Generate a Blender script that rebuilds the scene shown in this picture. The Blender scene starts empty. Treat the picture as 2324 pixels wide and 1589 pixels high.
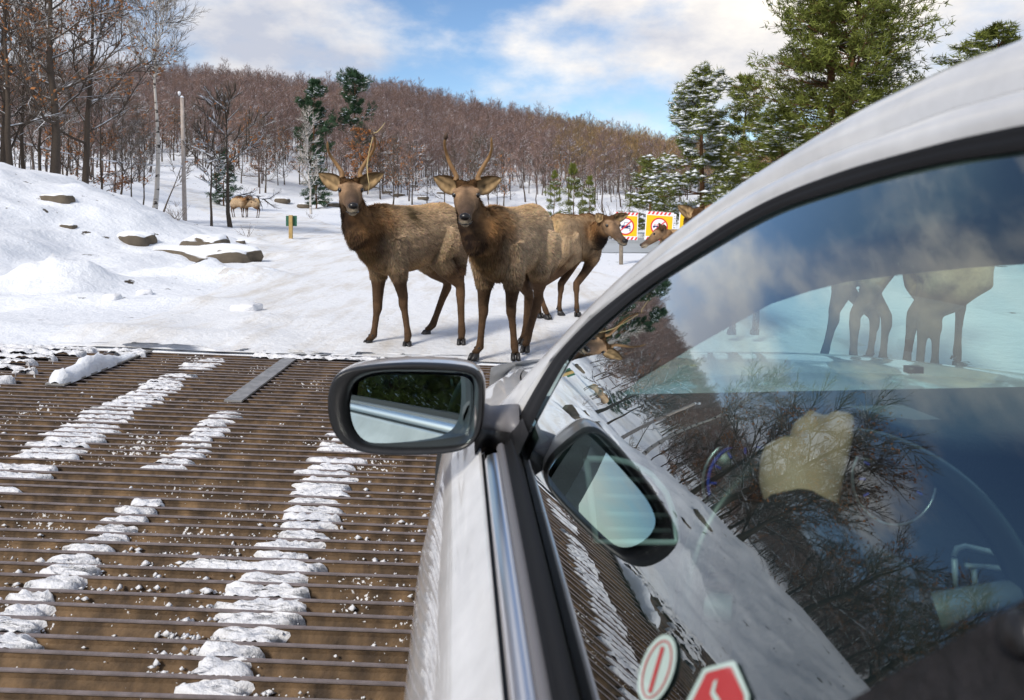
import bpy, bmesh, math, random
import numpy as np
from mathutils import Vector, Matrix, kdtree
sc = bpy.context.scene
COL = sc.collection
R = math.radians
# ------------------------------------------------------------------ camera
HC = 1.3                                   # camera height above the road, metres
F, CX, HY = 1678.0, 1162.0, 455.0          # focal length, centre and horizon in a 2324 px wide frame
cam = bpy.data.cameras.new('camera'); camo = bpy.data.objects.new('camera', cam); COL.objects.link(camo)
camo.location = (0, 0, HC); camo.rotation_euler = (R(90), 0, 0)
cam.sensor_width = 36; cam.lens = F/2324*36
cam.shift_y = -(794.5-HY)/2324
cam.clip_start = 0.02; cam.clip_end = 3000
cam.dof.use_dof = True; cam.dof.focus_distance = 6.2; cam.dof.aperture_fstop = 9.0
sc.camera = camo
# ------------------------------------------------------------------ sky, sun, exposure
SUN_AZ, SUN_EL = R(-148), R(40)            # azimuth from +Y, clockwise positive
sd = Vector((math.sin(SUN_AZ)*math.cos(SUN_EL), math.cos(SUN_AZ)*math.cos(SUN_EL), math.sin(SUN_EL)))
w = bpy.data.worlds.new('World'); sc.world = w; w.use_nodes = True
nt = w.node_tree; nt.nodes.clear()
def N(tree, typ, **kw):
    n = tree.nodes.new(typ)
    for k, v in kw.items(): setattr(n, k, v)
    return n
def math_node(t, op, a, b=None, clamp=False):
    n = N(t, 'ShaderNodeMath', operation=op); n.use_clamp = clamp
    for i, v in enumerate((a, b)):
        if v is None: continue
        if isinstance(v, (int, float)): n.inputs[i].default_value = v
        else: t.links.new(v, n.inputs[i])
    return n.outputs[0]
L = nt.links.new
sky = N(nt, 'ShaderNodeTexSky', sky_type='NISHITA'); sky.sun_disc = False
sky.sun_elevation = SUN_EL; sky.sun_rotation = SUN_AZ; sky.air_density = 1.0; sky.dust_density = 0.0; sky.ozone_density = 5.0
tc = N(nt, 'ShaderNodeTexCoord')
mp = N(nt, 'ShaderNodeMapping'); L(tc.outputs['Generated'], mp.inputs[0]); mp.inputs['Location'].default_value = (9.89859750150999, 21.50008128222109, -11.473413871425802); mp.inputs['Scale'].default_value = (1.0, 1.0, 1.9)
n1 = N(nt, 'ShaderNodeTexNoise'); n1.inputs['Scale'].default_value = 2.1; n1.inputs['Detail'].default_value = 9; n1.inputs['Roughness'].default_value = 0.55
L(mp.outputs[0], n1.inputs['Vector'])
cov = N(nt, 'ShaderNodeMapRange', interpolation_type='SMOOTHSTEP'); L(n1.outputs[0], cov.inputs[0])
cov.inputs[1].default_value = 0.455; cov.inputs[2].default_value = 0.60
n2 = N(nt, 'ShaderNodeTexNoise'); n2.inputs['Scale'].default_value = 3.2; n2.inputs['Detail'].default_value = 7; n2.inputs['Roughness'].default_value = 0.6
mp2 = N(nt, 'ShaderNodeMapping'); L(tc.outputs['Generated'], mp2.inputs[0]); mp2.inputs['Location'].default_value = (7.3, -2.2, 0.0); mp2.inputs['Scale'].default_value = (1.0, 1.0, 2.0)
L(mp2.outputs[0], n2.inputs['Vector'])
cr = N(nt, 'ShaderNodeValToRGB'); L(n2.outputs[0], cr.inputs[0])
cr.color_ramp.elements[0].position = 0.36; cr.color_ramp.elements[0].color = (0.50, 0.53, 0.62, 1)
cr.color_ramp.elements[1].position = 0.62; cr.color_ramp.elements[1].color = (1.0, 0.94, 0.86, 1)
bg1 = N(nt, 'ShaderNodeBackground'); L(sky.outputs[0], bg1.inputs[0]); bg1.inputs[1].default_value = 0.060
bg2 = N(nt, 'ShaderNodeBackground'); L(cr.outputs[0], bg2.inputs[0]); bg2.inputs[1].default_value = 0.53
mx = N(nt, 'ShaderNodeMixShader'); L(cov.outputs[0], mx.inputs[0]); L(bg1.outputs[0], mx.inputs[1]); L(bg2.outputs[0], mx.inputs[2])
wo = N(nt, 'ShaderNodeOutputWorld'); L(mx.outputs[0], wo.inputs[0])
sl = bpy.data.lights.new('sun', 'SUN'); so = bpy.data.objects.new('sun', sl); COL.objects.link(so)
sl.energy = 1.5; sl.angle = R(14); sl.color = (1.0, 0.93, 0.82)
so.rotation_euler = (-sd).to_track_quat('-Z', 'Y').to_euler(); so.location = sd*50
sc.view_settings.view_transform = 'Standard'; sc.view_settings.look = 'None'
sc.view_settings.exposure = 1.15; sc.view_settings.gamma = 1; sc.view_settings.use_curve_mapping = False
sc.cycles.max_bounces = 10; sc.cycles.transparent_max_bounces = 16; sc.cycles.use_denoising = True
sc.cycles.caustics_reflective = False; sc.cycles.caustics_refractive = False
# ------------------------------------------------------------------ helpers
def P(px, py, d):                          # a point d metres ahead, seen at pixel px,py of a 2324 px wide frame
    return Vector(((px-CX)/F*d, d, HC-(py-HY)/F*d))
def G(px, py, z=0.0):                      # the point at height z seen at that pixel
    return P(px, py, F*(HC-z)/(py-HY))
def npv(a): return np.asarray(a, dtype=np.float64)
def mesh(name, verts, faces, smooth=False, cols=None, midx=None, mats=()):
    me = bpy.data.meshes.new(name)
    if isinstance(faces, np.ndarray):
        v = np.ascontiguousarray(verts, dtype=np.float32); f = np.ascontiguousarray(faces, dtype=np.int32); k = f.shape[1]
        me.vertices.add(len(v)); me.vertices.foreach_set('co', v.ravel())
        me.loops.add(f.size); me.loops.foreach_set('vertex_index', f.ravel())
        me.polygons.add(len(f)); me.polygons.foreach_set('loop_start', np.arange(0, f.size, k, dtype=np.int32))
        me.polygons.foreach_set('loop_total', np.full(len(f), k, dtype=np.int32))
        me.update(calc_edges=True)
    else:
        me.from_pydata([tuple(p) for p in verts], [], [tuple(q) for q in faces])
    for m in mats: me.materials.append(m)
    if midx is not None: me.polygons.foreach_set('material_index', np.asarray(midx, dtype=np.int32))
    if smooth: me.polygons.foreach_set('use_smooth', np.ones(len(me.polygons), dtype=bool))
    if cols is not None:
        a = me.color_attributes.new('Col', 'FLOAT_COLOR', 'POINT')
        c = np.ones((len(me.vertices), 4), dtype=np.float32); c[:, :3] = cols
        a.data.foreach_set('color', c.ravel())
    me.update()
    return me
def obj(name, me, parent=None, loc=None):
    o = bpy.data.objects.new(name, me); COL.objects.link(o)
    if parent is not None: o.parent = parent
    if loc is not None: o.location = loc
    return o
def part(name, verts, faces, mat, parent=None, smooth=False, cols=None, **kw):
    o = obj(name, mesh(name, verts, faces, smooth, cols, mats=(mat,) if not isinstance(mat, (list, tuple)) else mat, **kw), parent)
    return o
def tag(o, label=None, cat=None, group=None, kind=None):
    if label: o['label'] = label
    if cat: o['category'] = cat
    if group: o['group'] = group
    if kind: o['kind'] = kind
    return o
def thing(name, loc, label, cat, group=None):
    o = bpy.data.objects.new(name, None); COL.objects.link(o); o.location = loc; o.empty_display_size = 0.1
    return tag(o, label, cat, group)
class MB:                                  # gathers shapes into one mesh
    def __init__(s): s.v = []; s.f = []; s.c = []
    def add(s, v, f, c=None):
        o = len(s.v); s.v += [tuple(p) for p in v]; s.f += [tuple(i+o for i in q) for q in f]
        if c is not None: s.c += [tuple(q) for q in c] if not isinstance(c[0], (int, float)) else [tuple(c)]*len(v)
        return s
    def box(s, c, sz, M=None):
        c = Vector(c); h = Vector(sz)/2
        v = [Vector((x*h.x, y*h.y, z*h.z)) for x in (-1, 1) for y in (-1, 1) for z in (-1, 1)]
        if M is not None: v = [M @ p for p in v]
        return s.add([c+p for p in v], [(0, 1, 3, 2), (4, 6, 7, 5), (0, 4, 5, 1), (2, 3, 7, 6), (0, 2, 6, 4), (1, 5, 7, 3)])
    def tube(s, pts, rad, k=8, cap=True, c=None):
        v, f = tube(pts, rad, k, cap); return s.add(v, f, c)
    def build(s, name, mat, parent=None, smooth=False):
        return part(name, s.v, s.f, mat, parent, smooth, np.array(s.c) if s.c else None)
def frames(pts):
    pts = [Vector(p) for p in pts]; n = len(pts); out = []
    t0 = (pts[1]-pts[0]).normalized()
    a = t0.cross(Vector((0, 0, 1)))
    if a.length < 1e-3: a = Vector((1, 0, 0))
    a.normalize()
    for i in range(n):
        t = (pts[min(i+1, n-1)]-pts[max(i-1, 0)])
        t = t.normalized() if t.length > 1e-9 else t0
        a = (a-t*a.dot(t)); a = a.normalized() if a.length > 1e-6 else Vector((1, 0, 0))
        out.append((t, a.copy(), t.cross(a)))
    return out
def tube(pts, rad, k=8, cap=True):
    fr = frames(pts); v = []; f = []; n = len(pts)
    if not hasattr(rad, '__len__'): rad = [rad]*n
    for (t, a, b), p, r in zip(fr, pts, rad):
        p = Vector(p)
        for j in range(k):
            th = 2*math.pi*j/k
            v.append(p+(a*math.cos(th)+b*math.sin(th))*r)
    for i in range(n-1):
        for j in range(k):
            j2 = (j+1) % k
            f.append((i*k+j, i*k+j2, (i+1)*k+j2, (i+1)*k+j))
    if cap: f.append(tuple(range(k-1, -1, -1))); f.append(tuple((n-1)*k+j for j in range(k)))
    return v, f
def loft(rings, cap=True):                 # rings: list of equally long point lists
    v = []; f = []; k = len(rings[0])
    for r in rings: v += [Vector(p) for p in r]
    for i in range(len(rings)-1):
        for j in range(k):
            j2 = (j+1) % k; f.append((i*k+j, i*k+j2, (i+1)*k+j2, (i+1)*k+j))
    if cap: f.append(tuple(range(k-1, -1, -1))); f.append(tuple((len(rings)-1)*k+j for j in range(k)))
    return v, f
def strip(rows):                           # open sheet through rows of points
    v = []; f = []; k = len(rows[0])
    for r in rows: v += [Vector(p) for p in r]
    for i in range(len(rows)-1):
        for j in range(k-1): f.append((i*k+j, i*k+j+1, (i+1)*k+j+1, (i+1)*k+j))
    return v, f
def hash2(i, j, s=0):
    h = (i*374761393+j*668265263+s*1442695041) & 0xffffffff
    h = ((h ^ (h >> 13))*1274126177) & 0xffffffff
    return ((h ^ (h >> 16)) & 0xffff)/65535.0
def vnoise(x, y, s=0):                     # smooth value noise on arrays, 0..1
    x = npv(x); y = npv(y)
    xi = np.floor(x).astype(np.int64); yi = np.floor(y).astype(np.int64)
    fx = x-xi; fy = y-yi; fx = fx*fx*(3-2*fx); fy = fy*fy*(3-2*fy)
    def h(a, b):
        q = (a*374761393+b*668265263+s*1442695041) & 0xffffffff
        q = ((q ^ (q >> 13))*1274126177) & 0xffffffff
        return ((q ^ (q >> 16)) & 0xffff)/65535.0
    return (h(xi, yi)*(1-fx)+h(xi+1, yi)*fx)*(1-fy)+(h(xi, yi+1)*(1-fx)+h(xi+1, yi+1)*fx)*fy
def fbm(x, y, s=0, o=4):
    t = 0; a = 0.5
    for k in range(o): t = t+a*(vnoise(x*2**k, y*2**k, s+k)-0.5); a *= 0.5
    return t
def sm(a, b, x):
    t = np.clip((npv(x)-a)/(b-a), 0, 1); return t*t*(3-2*t)
# ------------------------------------------------------------------ materials
def mat(name, col, rough=0.6, metal=0.0, spec=0.5, noise=0.0, nscale=8.0, bump=0.0, bscale=40.0, coat=0.0, vc=False, col2=None, emit=None):
    m = bpy.data.materials.new(name); m.use_nodes = True; t = m.node_tree; b = t.nodes['Principled BSDF']
    b.inputs['Base Color'].default_value = (*col, 1); b.inputs['Roughness'].default_value = rough; b.inputs['Metallic'].default_value = metal
    b.inputs['Specular IOR Level'].default_value = spec; b.inputs['Coat Weight'].default_value = coat; b.inputs['Coat Roughness'].default_value = 0.04
    src = None
    if vc:
        a = N(t, 'ShaderNodeVertexColor', layer_name='Col'); src = a.outputs[0]
    if noise > 0 or bump > 0:
        c = N(t, 'ShaderNodeTexCoord')
    if noise > 0:
        n = N(t, 'ShaderNodeTexNoise'); n.inputs['Scale'].default_value = nscale; n.inputs['Detail'].default_value = 6; n.inputs['Roughness'].default_value = 0.62
        t.links.new(c.outputs['Object'], n.inputs['Vector'])
        if col2 is not None and src is None:
            mr = N(t, 'ShaderNodeMapRange'); mr.inputs[1].default_value = 0.35; mr.inputs[2].default_value = 0.65; t.links.new(n.outputs[0], mr.inputs[0])
            x = N(t, 'ShaderNodeMix', data_type='RGBA'); t.links.new(mr.outputs[0], x.inputs[0])
            x.inputs[6].default_value = (*col, 1); x.inputs[7].default_value = (*col2, 1); src = x.outputs[2]
        else:
            mr = N(t, 'ShaderNodeMapRange'); mr.inputs[1].default_value = 0.3; mr.inputs[2].default_value = 0.7
            mr.inputs[3].default_value = 1-noise; mr.inputs[4].default_value = 1+noise; t.links.new(n.outputs[0], mr.inputs[0])
            x = N(t, 'ShaderNodeMix', data_type='RGBA', blend_type='MULTIPLY'); x.inputs[0].default_value = 1
            if src is not None: t.links.new(src, x.inputs[6])
            else: x.inputs[6].default_value = (*col, 1)
            t.links.new(mr.outputs[0], x.inputs[7]); src = x.outputs[2]
    if src is not None: t.links.new(src, b.inputs['Base Color'])
    if bump > 0:
        n = N(t, 'ShaderNodeTexNoise'); n.inputs['Scale'].default_value = bscale; n.inputs['Detail'].default_value = 5
        t.links.new(c.outputs['Object'], n.inputs['Vector'])
        bp = N(t, 'ShaderNodeBump'); bp.inputs['Strength'].default_value = bump; bp.inputs['Distance'].default_value = 0.02
        t.links.new(n.outputs[0], bp.inputs['Height']); t.links.new(bp.outputs[0], b.inputs['Normal'])
    if emit: b.inputs['Emission Color'].default_value = (*emit[0], 1); b.inputs['Emission Strength'].default_value = emit[1]
    return m
def snowy(name, bark, bark2, thr=0.35, nscale=14.0, snow=(0.86, 0.88, 0.92), soft=0.12, nz=0.5):
    """bark with snow lying on whatever faces up"""
    m = bpy.data.materials.new(name); m.use_nodes = True; t = m.node_tree; b = t.nodes['Principled BSDF']; b.inputs['Roughness'].default_value = 0.85
    b.inputs['Specular IOR Level'].default_value = 0.2
    c = N(t, 'ShaderNodeTexCoord'); n = N(t, 'ShaderNodeTexNoise'); n.inputs['Scale'].default_value = nscale; n.inputs['Detail'].default_value = 5
    t.links.new(c.outputs['Object'], n.inputs['Vector'])
    x = N(t, 'ShaderNodeMix', data_type='RGBA'); t.links.new(n.outputs[0], x.inputs[0]); x.inputs[6].default_value = (*bark, 1); x.inputs[7].default_value = (*bark2, 1)
    g = N(t, 'ShaderNodeNewGeometry'); s = N(t, 'ShaderNodeSeparateXYZ'); t.links.new(g.outputs['True Normal'], s.inputs[0])
    n3 = N(t, 'ShaderNodeTexNoise'); n3.inputs['Scale'].default_value = 2.3; n3.inputs['Detail'].default_value = 4; t.links.new(c.outputs['Object'], n3.inputs['Vector'])
    h = math_node(t, 'ADD', s.outputs[2], math_node(t, 'MULTIPLY', math_node(t, 'SUBTRACT', n3.outputs[0], 0.5), nz*2))
    mr = N(t, 'ShaderNodeMapRange'); mr.inputs[1].default_value = thr; mr.inputs[2].default_value = thr+soft; t.links.new(h, mr.inputs[0])
    y = N(t, 'ShaderNodeMix', data_type='RGBA'); t.links.new(mr.outputs[0], y.inputs[0]); t.links.new(x.outputs[2], y.inputs[6]); y.inputs[7].default_value = (*snow, 1)
    t.links.new(y.outputs[2], b.inputs['Base Color'])
    return m
def snow_mat(name, tint=(0.86, 0.88, 0.92), dirt=None, specks=0.0, bump=0.35, spscale=2.6):
    m = bpy.data.materials.new(name); m.use_nodes = True; t = m.node_tree; b = t.nodes['Principled BSDF']
    b.inputs['Roughness'].default_value = 0.7; b.inputs['Specular IOR Level'].default_value = 0.25
    c = N(t, 'ShaderNodeTexCoord'); src = None
    n = N(t, 'ShaderNodeTexNoise'); n.inputs['Scale'].default_value = 0.9; n.inputs['Detail'].default_value = 8; t.links.new(c.outputs['Object'], n.inputs['Vector'])
    x = N(t, 'ShaderNodeMix', data_type='RGBA'); t.links.new(n.outputs[0], x.inputs[0])
    x.inputs[6].default_value = (tint[0]*0.92, tint[1]*0.93, tint[2]*0.95, 1); x.inputs[7].default_value = (*tint, 1); src = x.outputs[2]
    if dirt:
        mpn = N(t, 'ShaderNodeMapping'); t.links.new(c.outputs['Object'], mpn.inputs[0]); mpn.inputs['Scale'].default_value = (1.5, 0.32, 1)
        mpn.inputs['Rotation'].default_value = (0, 0, R(-14))
        d = N(t, 'ShaderNodeTexNoise'); d.inputs['Scale'].default_value = 1.5; d.inputs['Detail'].default_value = 9; d.inputs['Roughness'].default_value = 0.70
        t.links.new(mpn.outputs[0], d.inputs['Vector'])
        mr = N(t, 'ShaderNodeMapRange'); mr.inputs[1].default_value = 0.47; mr.inputs[2].default_value = 0.70; mr.inputs[4].default_value = 0.62; t.links.new(d.outputs[0], mr.inputs[0])
        y = N(t, 'ShaderNodeMix', data_type='RGBA'); t.links.new(mr.outputs[0], y.inputs[0]); t.links.new(src, y.inputs[6]); y.inputs[7].default_value = (*dirt, 1); src = y.outputs[2]
    if specks:
        d = N(t, 'ShaderNodeTexNoise'); d.inputs['Scale'].default_value = spscale; d.inputs['Detail'].default_value = 7; d.inputs['Roughness'].default_value = 0.6; t.links.new(c.outputs['Object'], d.inputs['Vector'])
        mr = N(t, 'ShaderNodeMapRange'); mr.inputs[1].default_value = specks; mr.inputs[2].default_value = specks+0.025; t.links.new(d.outputs[0], mr.inputs[0])
        y = N(t, 'ShaderNodeMix', data_type='RGBA'); t.links.new(mr.outputs[0], y.inputs[0]); t.links.new(src, y.inputs[6]); y.inputs[7].default_value = (0.06, 0.045, 0.03, 1); src = y.outputs[2]
    t.links.new(src, b.inputs['Base Color'])
    n5 = N(t, 'ShaderNodeTexNoise'); n5.inputs['Scale'].default_value = 9; n5.inputs['Detail'].default_value = 8; n5.inputs['Roughness'].default_value = 0.6; t.links.new(c.outputs['Object'], n5.inputs['Vector'])
    bp = N(t, 'ShaderNodeBump'); bp.inputs['Strength'].default_value = bump; bp.inputs['Distance'].default_value = 0.06
    t.links.new(n5.outputs[0], bp.inputs['Height']); t.links.new(bp.outputs[0], b.inputs['Normal'])
    return m
def glass_mat(name, tint, dirt=0.0, boost=2.0):
    """a thin pane: Fresnel mirror over tinted see-through"""
    m = bpy.data.materials.new(name); m.use_nodes = True; t = m.node_tree; t.nodes.clear()
    o = N(t, 'ShaderNodeOutputMaterial'); g = N(t, 'ShaderNodeNewGeometry')
    dp = N(t, 'ShaderNodeVectorMath', operation='DOT_PRODUCT'); t.links.new(g.outputs['Normal'], dp.inputs[0]); t.links.new(g.outputs['Incoming'], dp.inputs[1])
    c1 = math_node(t, 'SUBTRACT', 1.0, math_node(t, 'ABSOLUTE', dp.outputs['Value']), clamp=True)
    f = math_node(t, 'ADD', math_node(t, 'MULTIPLY', math_node(t, 'POWER', c1, 5.0), 0.957), 0.043)
    rr = math_node(t, 'DIVIDE', math_node(t, 'MULTIPLY', f, boost), math_node(t, 'ADD', f, 1.0), clamp=True)
    tr = N(t, 'ShaderNodeBsdfTransparent'); tr.inputs[0].default_value = (*tint, 1)
    gl = N(t, 'ShaderNodeBsdfGlossy'); gl.inputs['Roughness'].default_value = 0.0; gl.inputs[0].default_value = (0.93, 0.98, 1.0, 1)
    x = N(t, 'ShaderNodeMixShader'); t.links.new(rr, x.inputs[0]); t.links.new(tr.outputs[0], x.inputs[1]); t.links.new(gl.outputs[0], x.inputs[2])
    t.links.new(x.outputs[0], o.inputs[0])
    return m
M_SNOW = snow_mat('snow', specks=0.655, bump=0.6)
M_ROAD = snow_mat('packed_snow_road', tint=(0.85, 0.86, 0.88), dirt=(0.50, 0.42, 0.31), specks=0.70, bump=0.45, spscale=13)
M_CLEAN = snow_mat('clean_snow', bump=0.5)
M_GRIT = snow_mat('gritty_snow', tint=(0.84, 0.84, 0.86), bump=0.7)
M_ROCK = snowy('rock_snow', (0.21, 0.17, 0.125), (0.06, 0.05, 0.04), thr=0.55, nscale=5, nz=0.12)
for l_ in list(M_ROCK.node_tree.links):
    if l_.from_socket.name == 'True Normal': M_ROCK.node_tree.links.new(l_.from_node.outputs['Normal'], l_.to_socket)
M_BARK = snowy('bark_snow', (0.115, 0.09, 0.07), (0.05, 0.038, 0.03), thr=0.5, nz=0.35)
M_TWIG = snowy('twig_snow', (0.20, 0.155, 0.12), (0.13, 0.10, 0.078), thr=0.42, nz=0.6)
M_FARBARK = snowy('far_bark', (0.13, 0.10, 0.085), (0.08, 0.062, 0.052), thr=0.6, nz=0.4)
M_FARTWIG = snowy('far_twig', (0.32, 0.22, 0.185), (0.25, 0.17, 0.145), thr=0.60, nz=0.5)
M_GOLDTWIG = snowy('gold_twig', (0.40, 0.28, 0.12), (0.31, 0.21, 0.10), thr=0.75, nz=0.5)
M_PALETWIG = snowy('pale_twig', (0.42, 0.37, 0.32), (0.28, 0.24, 0.21), thr=0.6, nz=0.5)
M_LEAF = mat('rust_leaf', (0.36, 0.14, 0.038), 0.7, noise=0.45, nscale=3)
M_NEEDLE = mat('pine_needles', (0.145, 0.165, 0.030), 0.6, spec=0.3, noise=0.55, nscale=0.8)
M_NEEDLE2 = mat('dark_needles', (0.035, 0.075, 0.034), 0.6, spec=0.3, noise=0.5, nscale=0.6)
M_PINEBARK = snowy('pine_bark', (0.21, 0.10, 0.045), (0.10, 0.055, 0.03), thr=0.5, nz=0.3)
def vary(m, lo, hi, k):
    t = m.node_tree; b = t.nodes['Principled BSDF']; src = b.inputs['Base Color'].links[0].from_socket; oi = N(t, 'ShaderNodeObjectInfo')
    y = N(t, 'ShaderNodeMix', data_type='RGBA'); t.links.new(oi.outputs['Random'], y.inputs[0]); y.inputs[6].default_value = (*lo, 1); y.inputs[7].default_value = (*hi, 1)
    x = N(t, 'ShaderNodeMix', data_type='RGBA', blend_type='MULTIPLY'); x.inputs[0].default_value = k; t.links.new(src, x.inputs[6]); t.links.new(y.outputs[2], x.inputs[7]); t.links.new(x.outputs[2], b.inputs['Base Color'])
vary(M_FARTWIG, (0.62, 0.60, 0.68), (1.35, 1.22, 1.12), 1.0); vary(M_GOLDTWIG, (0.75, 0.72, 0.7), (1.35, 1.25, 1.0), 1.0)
def birch():
    m = snowy('birch_bark', (0.62, 0.58, 0.53), (0.50, 0.46, 0.42), thr=0.6, nz=0.3); t = m.node_tree; b = t.nodes['Principled BSDF']
    src = b.inputs['Base Color'].links[0].from_socket
    c = N(t, 'ShaderNodeTexCoord'); mpn = N(t, 'ShaderNodeMapping'); mpn.inputs['Scale'].default_value = (1.2, 1.2, 3.4); t.links.new(c.outputs['Object'], mpn.inputs[0])
    n = N(t, 'ShaderNodeTexNoise'); n.inputs['Scale'].default_value = 1.6; n.inputs['Detail'].default_value = 5; t.links.new(mpn.outputs[0], n.inputs['Vector'])
    mr = N(t, 'ShaderNodeMapRange'); mr.inputs[1].default_value = 0.56; mr.inputs[2].default_value = 0.6; t.links.new(n.outputs[0], mr.inputs[0])
    y = N(t, 'ShaderNodeMix', data_type='RGBA'); t.links.new(mr.outputs[0], y.inputs[0]); t.links.new(src, y.inputs[6]); y.inputs[7].default_value = (0.05, 0.04, 0.035, 1)
    t.links.new(y.outputs[2], b.inputs['Base Color']); return m
M_BIRCH = birch()
M_FINETWIG = snowy('birch_twig', (0.21, 0.165, 0.125), (0.14, 0.11, 0.085), thr=0.75, nz=0.5)
# ------------------------------------------------------------------ the ground
def bank(x, y):
    return -0.037*(np.clip(x, -6, 4)+0.8)*(1-sm(6.2, 9.5, y))
PIT = (-6.3, 4.2, -1.5, 5.955)             # the pit the cattle grid spans
def ground(x, y, detail=True):
    x = npv(x); y = npv(y)
    z = bank(x, y)
    u = -6.25+0.5*np.sin(y*0.35)-x
    hb = np.interp(u, [0, 1.5, 3, 6, 10, 20, 45], [0, 0.28, 0.8, 1.95, 2.75, 3.6, 4.5])
    near = 1-np.maximum(0.8*sm(18.6, 27, y)*sm(-40, -22, x), 0.97*sm(17.4, 22.5, y)*sm(-13, -8.5, x))
    z = z+hb*near
    z = z+0.42*np.exp(-((x+9.6)/1.9)**2-((y-17.8)/1.5)**2)+0.06*np.exp(-((x+6.9)/1.1)**2-((y-17.0)/1.0)**2)
    z = z-0.46*sm(22, 45, y)*(1-sm(74, 95, y))
    # the wooded hill
    y0 = np.interp(x, [-160, -60, 0, 70], [52, 78, 86, 96])
    t = np.clip((y-y0)/(262-y0), 0, 1.0)
    ridge = np.interp(x, [-220, -133, -100, -64, -25, 14, 49, 90, 160], [37, 38, 36, 32, 31, 24.5, 15, 8, 6])
    z = z+ridge*t**1.28*(1-0.3*sm(262, 420, y))
    # right-hand pond hollow
    pond = sm(1.3, 2.7, x-0.11*(y-18))*(1-sm(45, 60, x))*sm(18.2, 21.2, y)*(1-sm(33, 37.5, y))
    z = z*(1-pond)-0.85*pond
    if detail:
        road = sm(-5.6, -4.2, x+0.0*y)*(1-sm(7, 9, x))*(1-sm(30, 40, y))
        amp = np.where(y < 60, 1.0, 2.5)
        z = z+(vnoise(x*1.5, y*1.5, 61)**3*0.14+fbm(x*4.5, y*4.5, 62, 3)*0.07)*sm(-6.2, -8, x)*(1-sm(26, 34, y))
        z = z+fbm(x*0.55, y*0.55, 3, 4)*0.36*(1-road*0.93)*amp*(1-pond)*(1-0.7*sm(22, 27, y)*(1-sm(72, 88, y)))
        z = z+fbm(x*2.6, y*2.6, 9, 3)*0.10*(1-road*0.8)*(1-pond)*(1-sm(30, 40, y))
        # ploughed heaps along the verge
        lump = 1+1.3*fbm(x*2.2, y*2.2, 21, 4)+0.6*fbm(x*7, y*7, 22, 3)
        z = z+0.42*lump*np.exp(-np.abs((x+6.25)/0.72)**3-np.abs((y-10.15)/0.62)**2.5)
        z = z+0.24*lump*np.exp(-np.abs((x+5.0)/1.25)**3-np.abs((y-12.2+0.12*(x+5))/0.55)**2)
        z = z+0.12*lump*np.exp(-np.abs((x+5.2)/1.8)**4-np.abs((y-9.1)/0.4)**2)
        z = z+0.10*lump*np.exp(-np.abs((x+2.55)/0.22)**2-np.abs((y-7.75)/0.16)**2)
        z = z+0.08*lump*np.exp(-np.abs((x+4.2)/1.8)**4-np.abs((y-6.6)/0.3)**2)
        ruts = np.exp(-((x+2.6+0.55*(y-6.5))/0.13)**2)+np.exp(-((x+1.7+0.55*(y-6.5))/0.13)**2)
        z = z-0.035*ruts*(1-sm(8.2, 9, y))*sm(5.9, 6.3, y)
    pit = (x > PIT[0]) & (x < PIT[1]) & (y > PIT[2]) & (y < PIT[3])
    return np.where(pit, -0.75, z)
def gz(x, y): return float(ground(np.array([x]), np.array([y]))[0])
def grow(a, b, s, k=1.09, mx=9.0):
    out = [a]; d = s
    while out[-1] < b: out.append(out[-1]+d); d = min(d*k, mx)
    return out
xs = sorted(set([-v for v in grow(13.5, 420, 0.2)]+list(np.arange(-13.4, 7.0, 0.11))+grow(7.0, 420, 0.2)+[PIT[0], PIT[0]-0.01, PIT[1], PIT[1]+0.01]))
ys = sorted(set([-v for v in grow(2.0, 120, 0.3)]+list(np.arange(-1.9, 5.8, 0.22))+list(np.arange(6.05, 21, 0.11))+grow(21, 620, 0.15, 1.035)+[PIT[2], PIT[2]-0.01, PIT[3]-0.005, PIT[3]]))
X, Y = np.meshgrid(xs, ys); Z = ground(X, Y)
nx, ny = len(xs), len(ys)
idx = np.arange(nx*ny).reshape(ny, nx)
fq = np.stack([idx[:-1, :-1], idx[:-1, 1:], idx[1:, 1:], idx[1:, :-1]], -1).reshape(-1, 4)
tag(part('ground', np.stack([X, Y, Z], -1).reshape(-1, 3), fq, M_SNOW, smooth=True), 'snow covered ground with a bank on the left rising to a wooded hill', kind='structure')
# the packed road: past the grid, then bending left behind the bank
cl = [(-0.1, 5.97, 3.9), (-0.4, 8, 3.8), (-1.0, 11, 3.5), (-2.2, 15, 3.1), (-3.8, 19, 2.9), (-5.6, 24, 2.8), (-8.8, 32, 2.9), (-13.5, 44, 3.2), (-20, 58, 3.4), (-28, 70, 3.4), (-40, 79, 3.4), (-60, 86, 3.4)]
ca = npv(cl); tt = np.linspace(0, 1, 150)**1.6*(len(cl)-1)
rx = np.interp(tt, range(len(cl)), ca[:, 0]); ry = np.interp(tt, range(len(cl)), ca[:, 1]); rw = np.interp(tt, range(len(cl)), ca[:, 2])
rx = np.convolve(np.pad(rx, 6, 'edge'), np.ones(13)/13, 'valid'); rx[0] = -0.1
rows = []
for i in range(len(tt)):
    j0, j1 = max(0, i-1), min(len(tt)-1, i+1); dx, dy = rx[j1]-rx[j0], ry[j1]-ry[j0]
    if i < 8: dx, dy = 0.0, 1.0
    n = math.hypot(dx, dy); ax, ay = dy/n, -dx/n
    row = []
    for s in np.linspace(-1, 1, 41):
        e = rw[i]*s*(1+0.10*(hash2(i//3, 7)-0.5)*abs(s))
        px, py = rx[i]+ax*e, ry[i]+ay*e
        row.append((px, max(py, 5.962), 0))
    rows.append(row)
v, f = strip(rows); va = npv([tuple(p) for p in v])
edge = np.abs(np.tile(np.linspace(-1, 1, 41), len(rows)))
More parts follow.
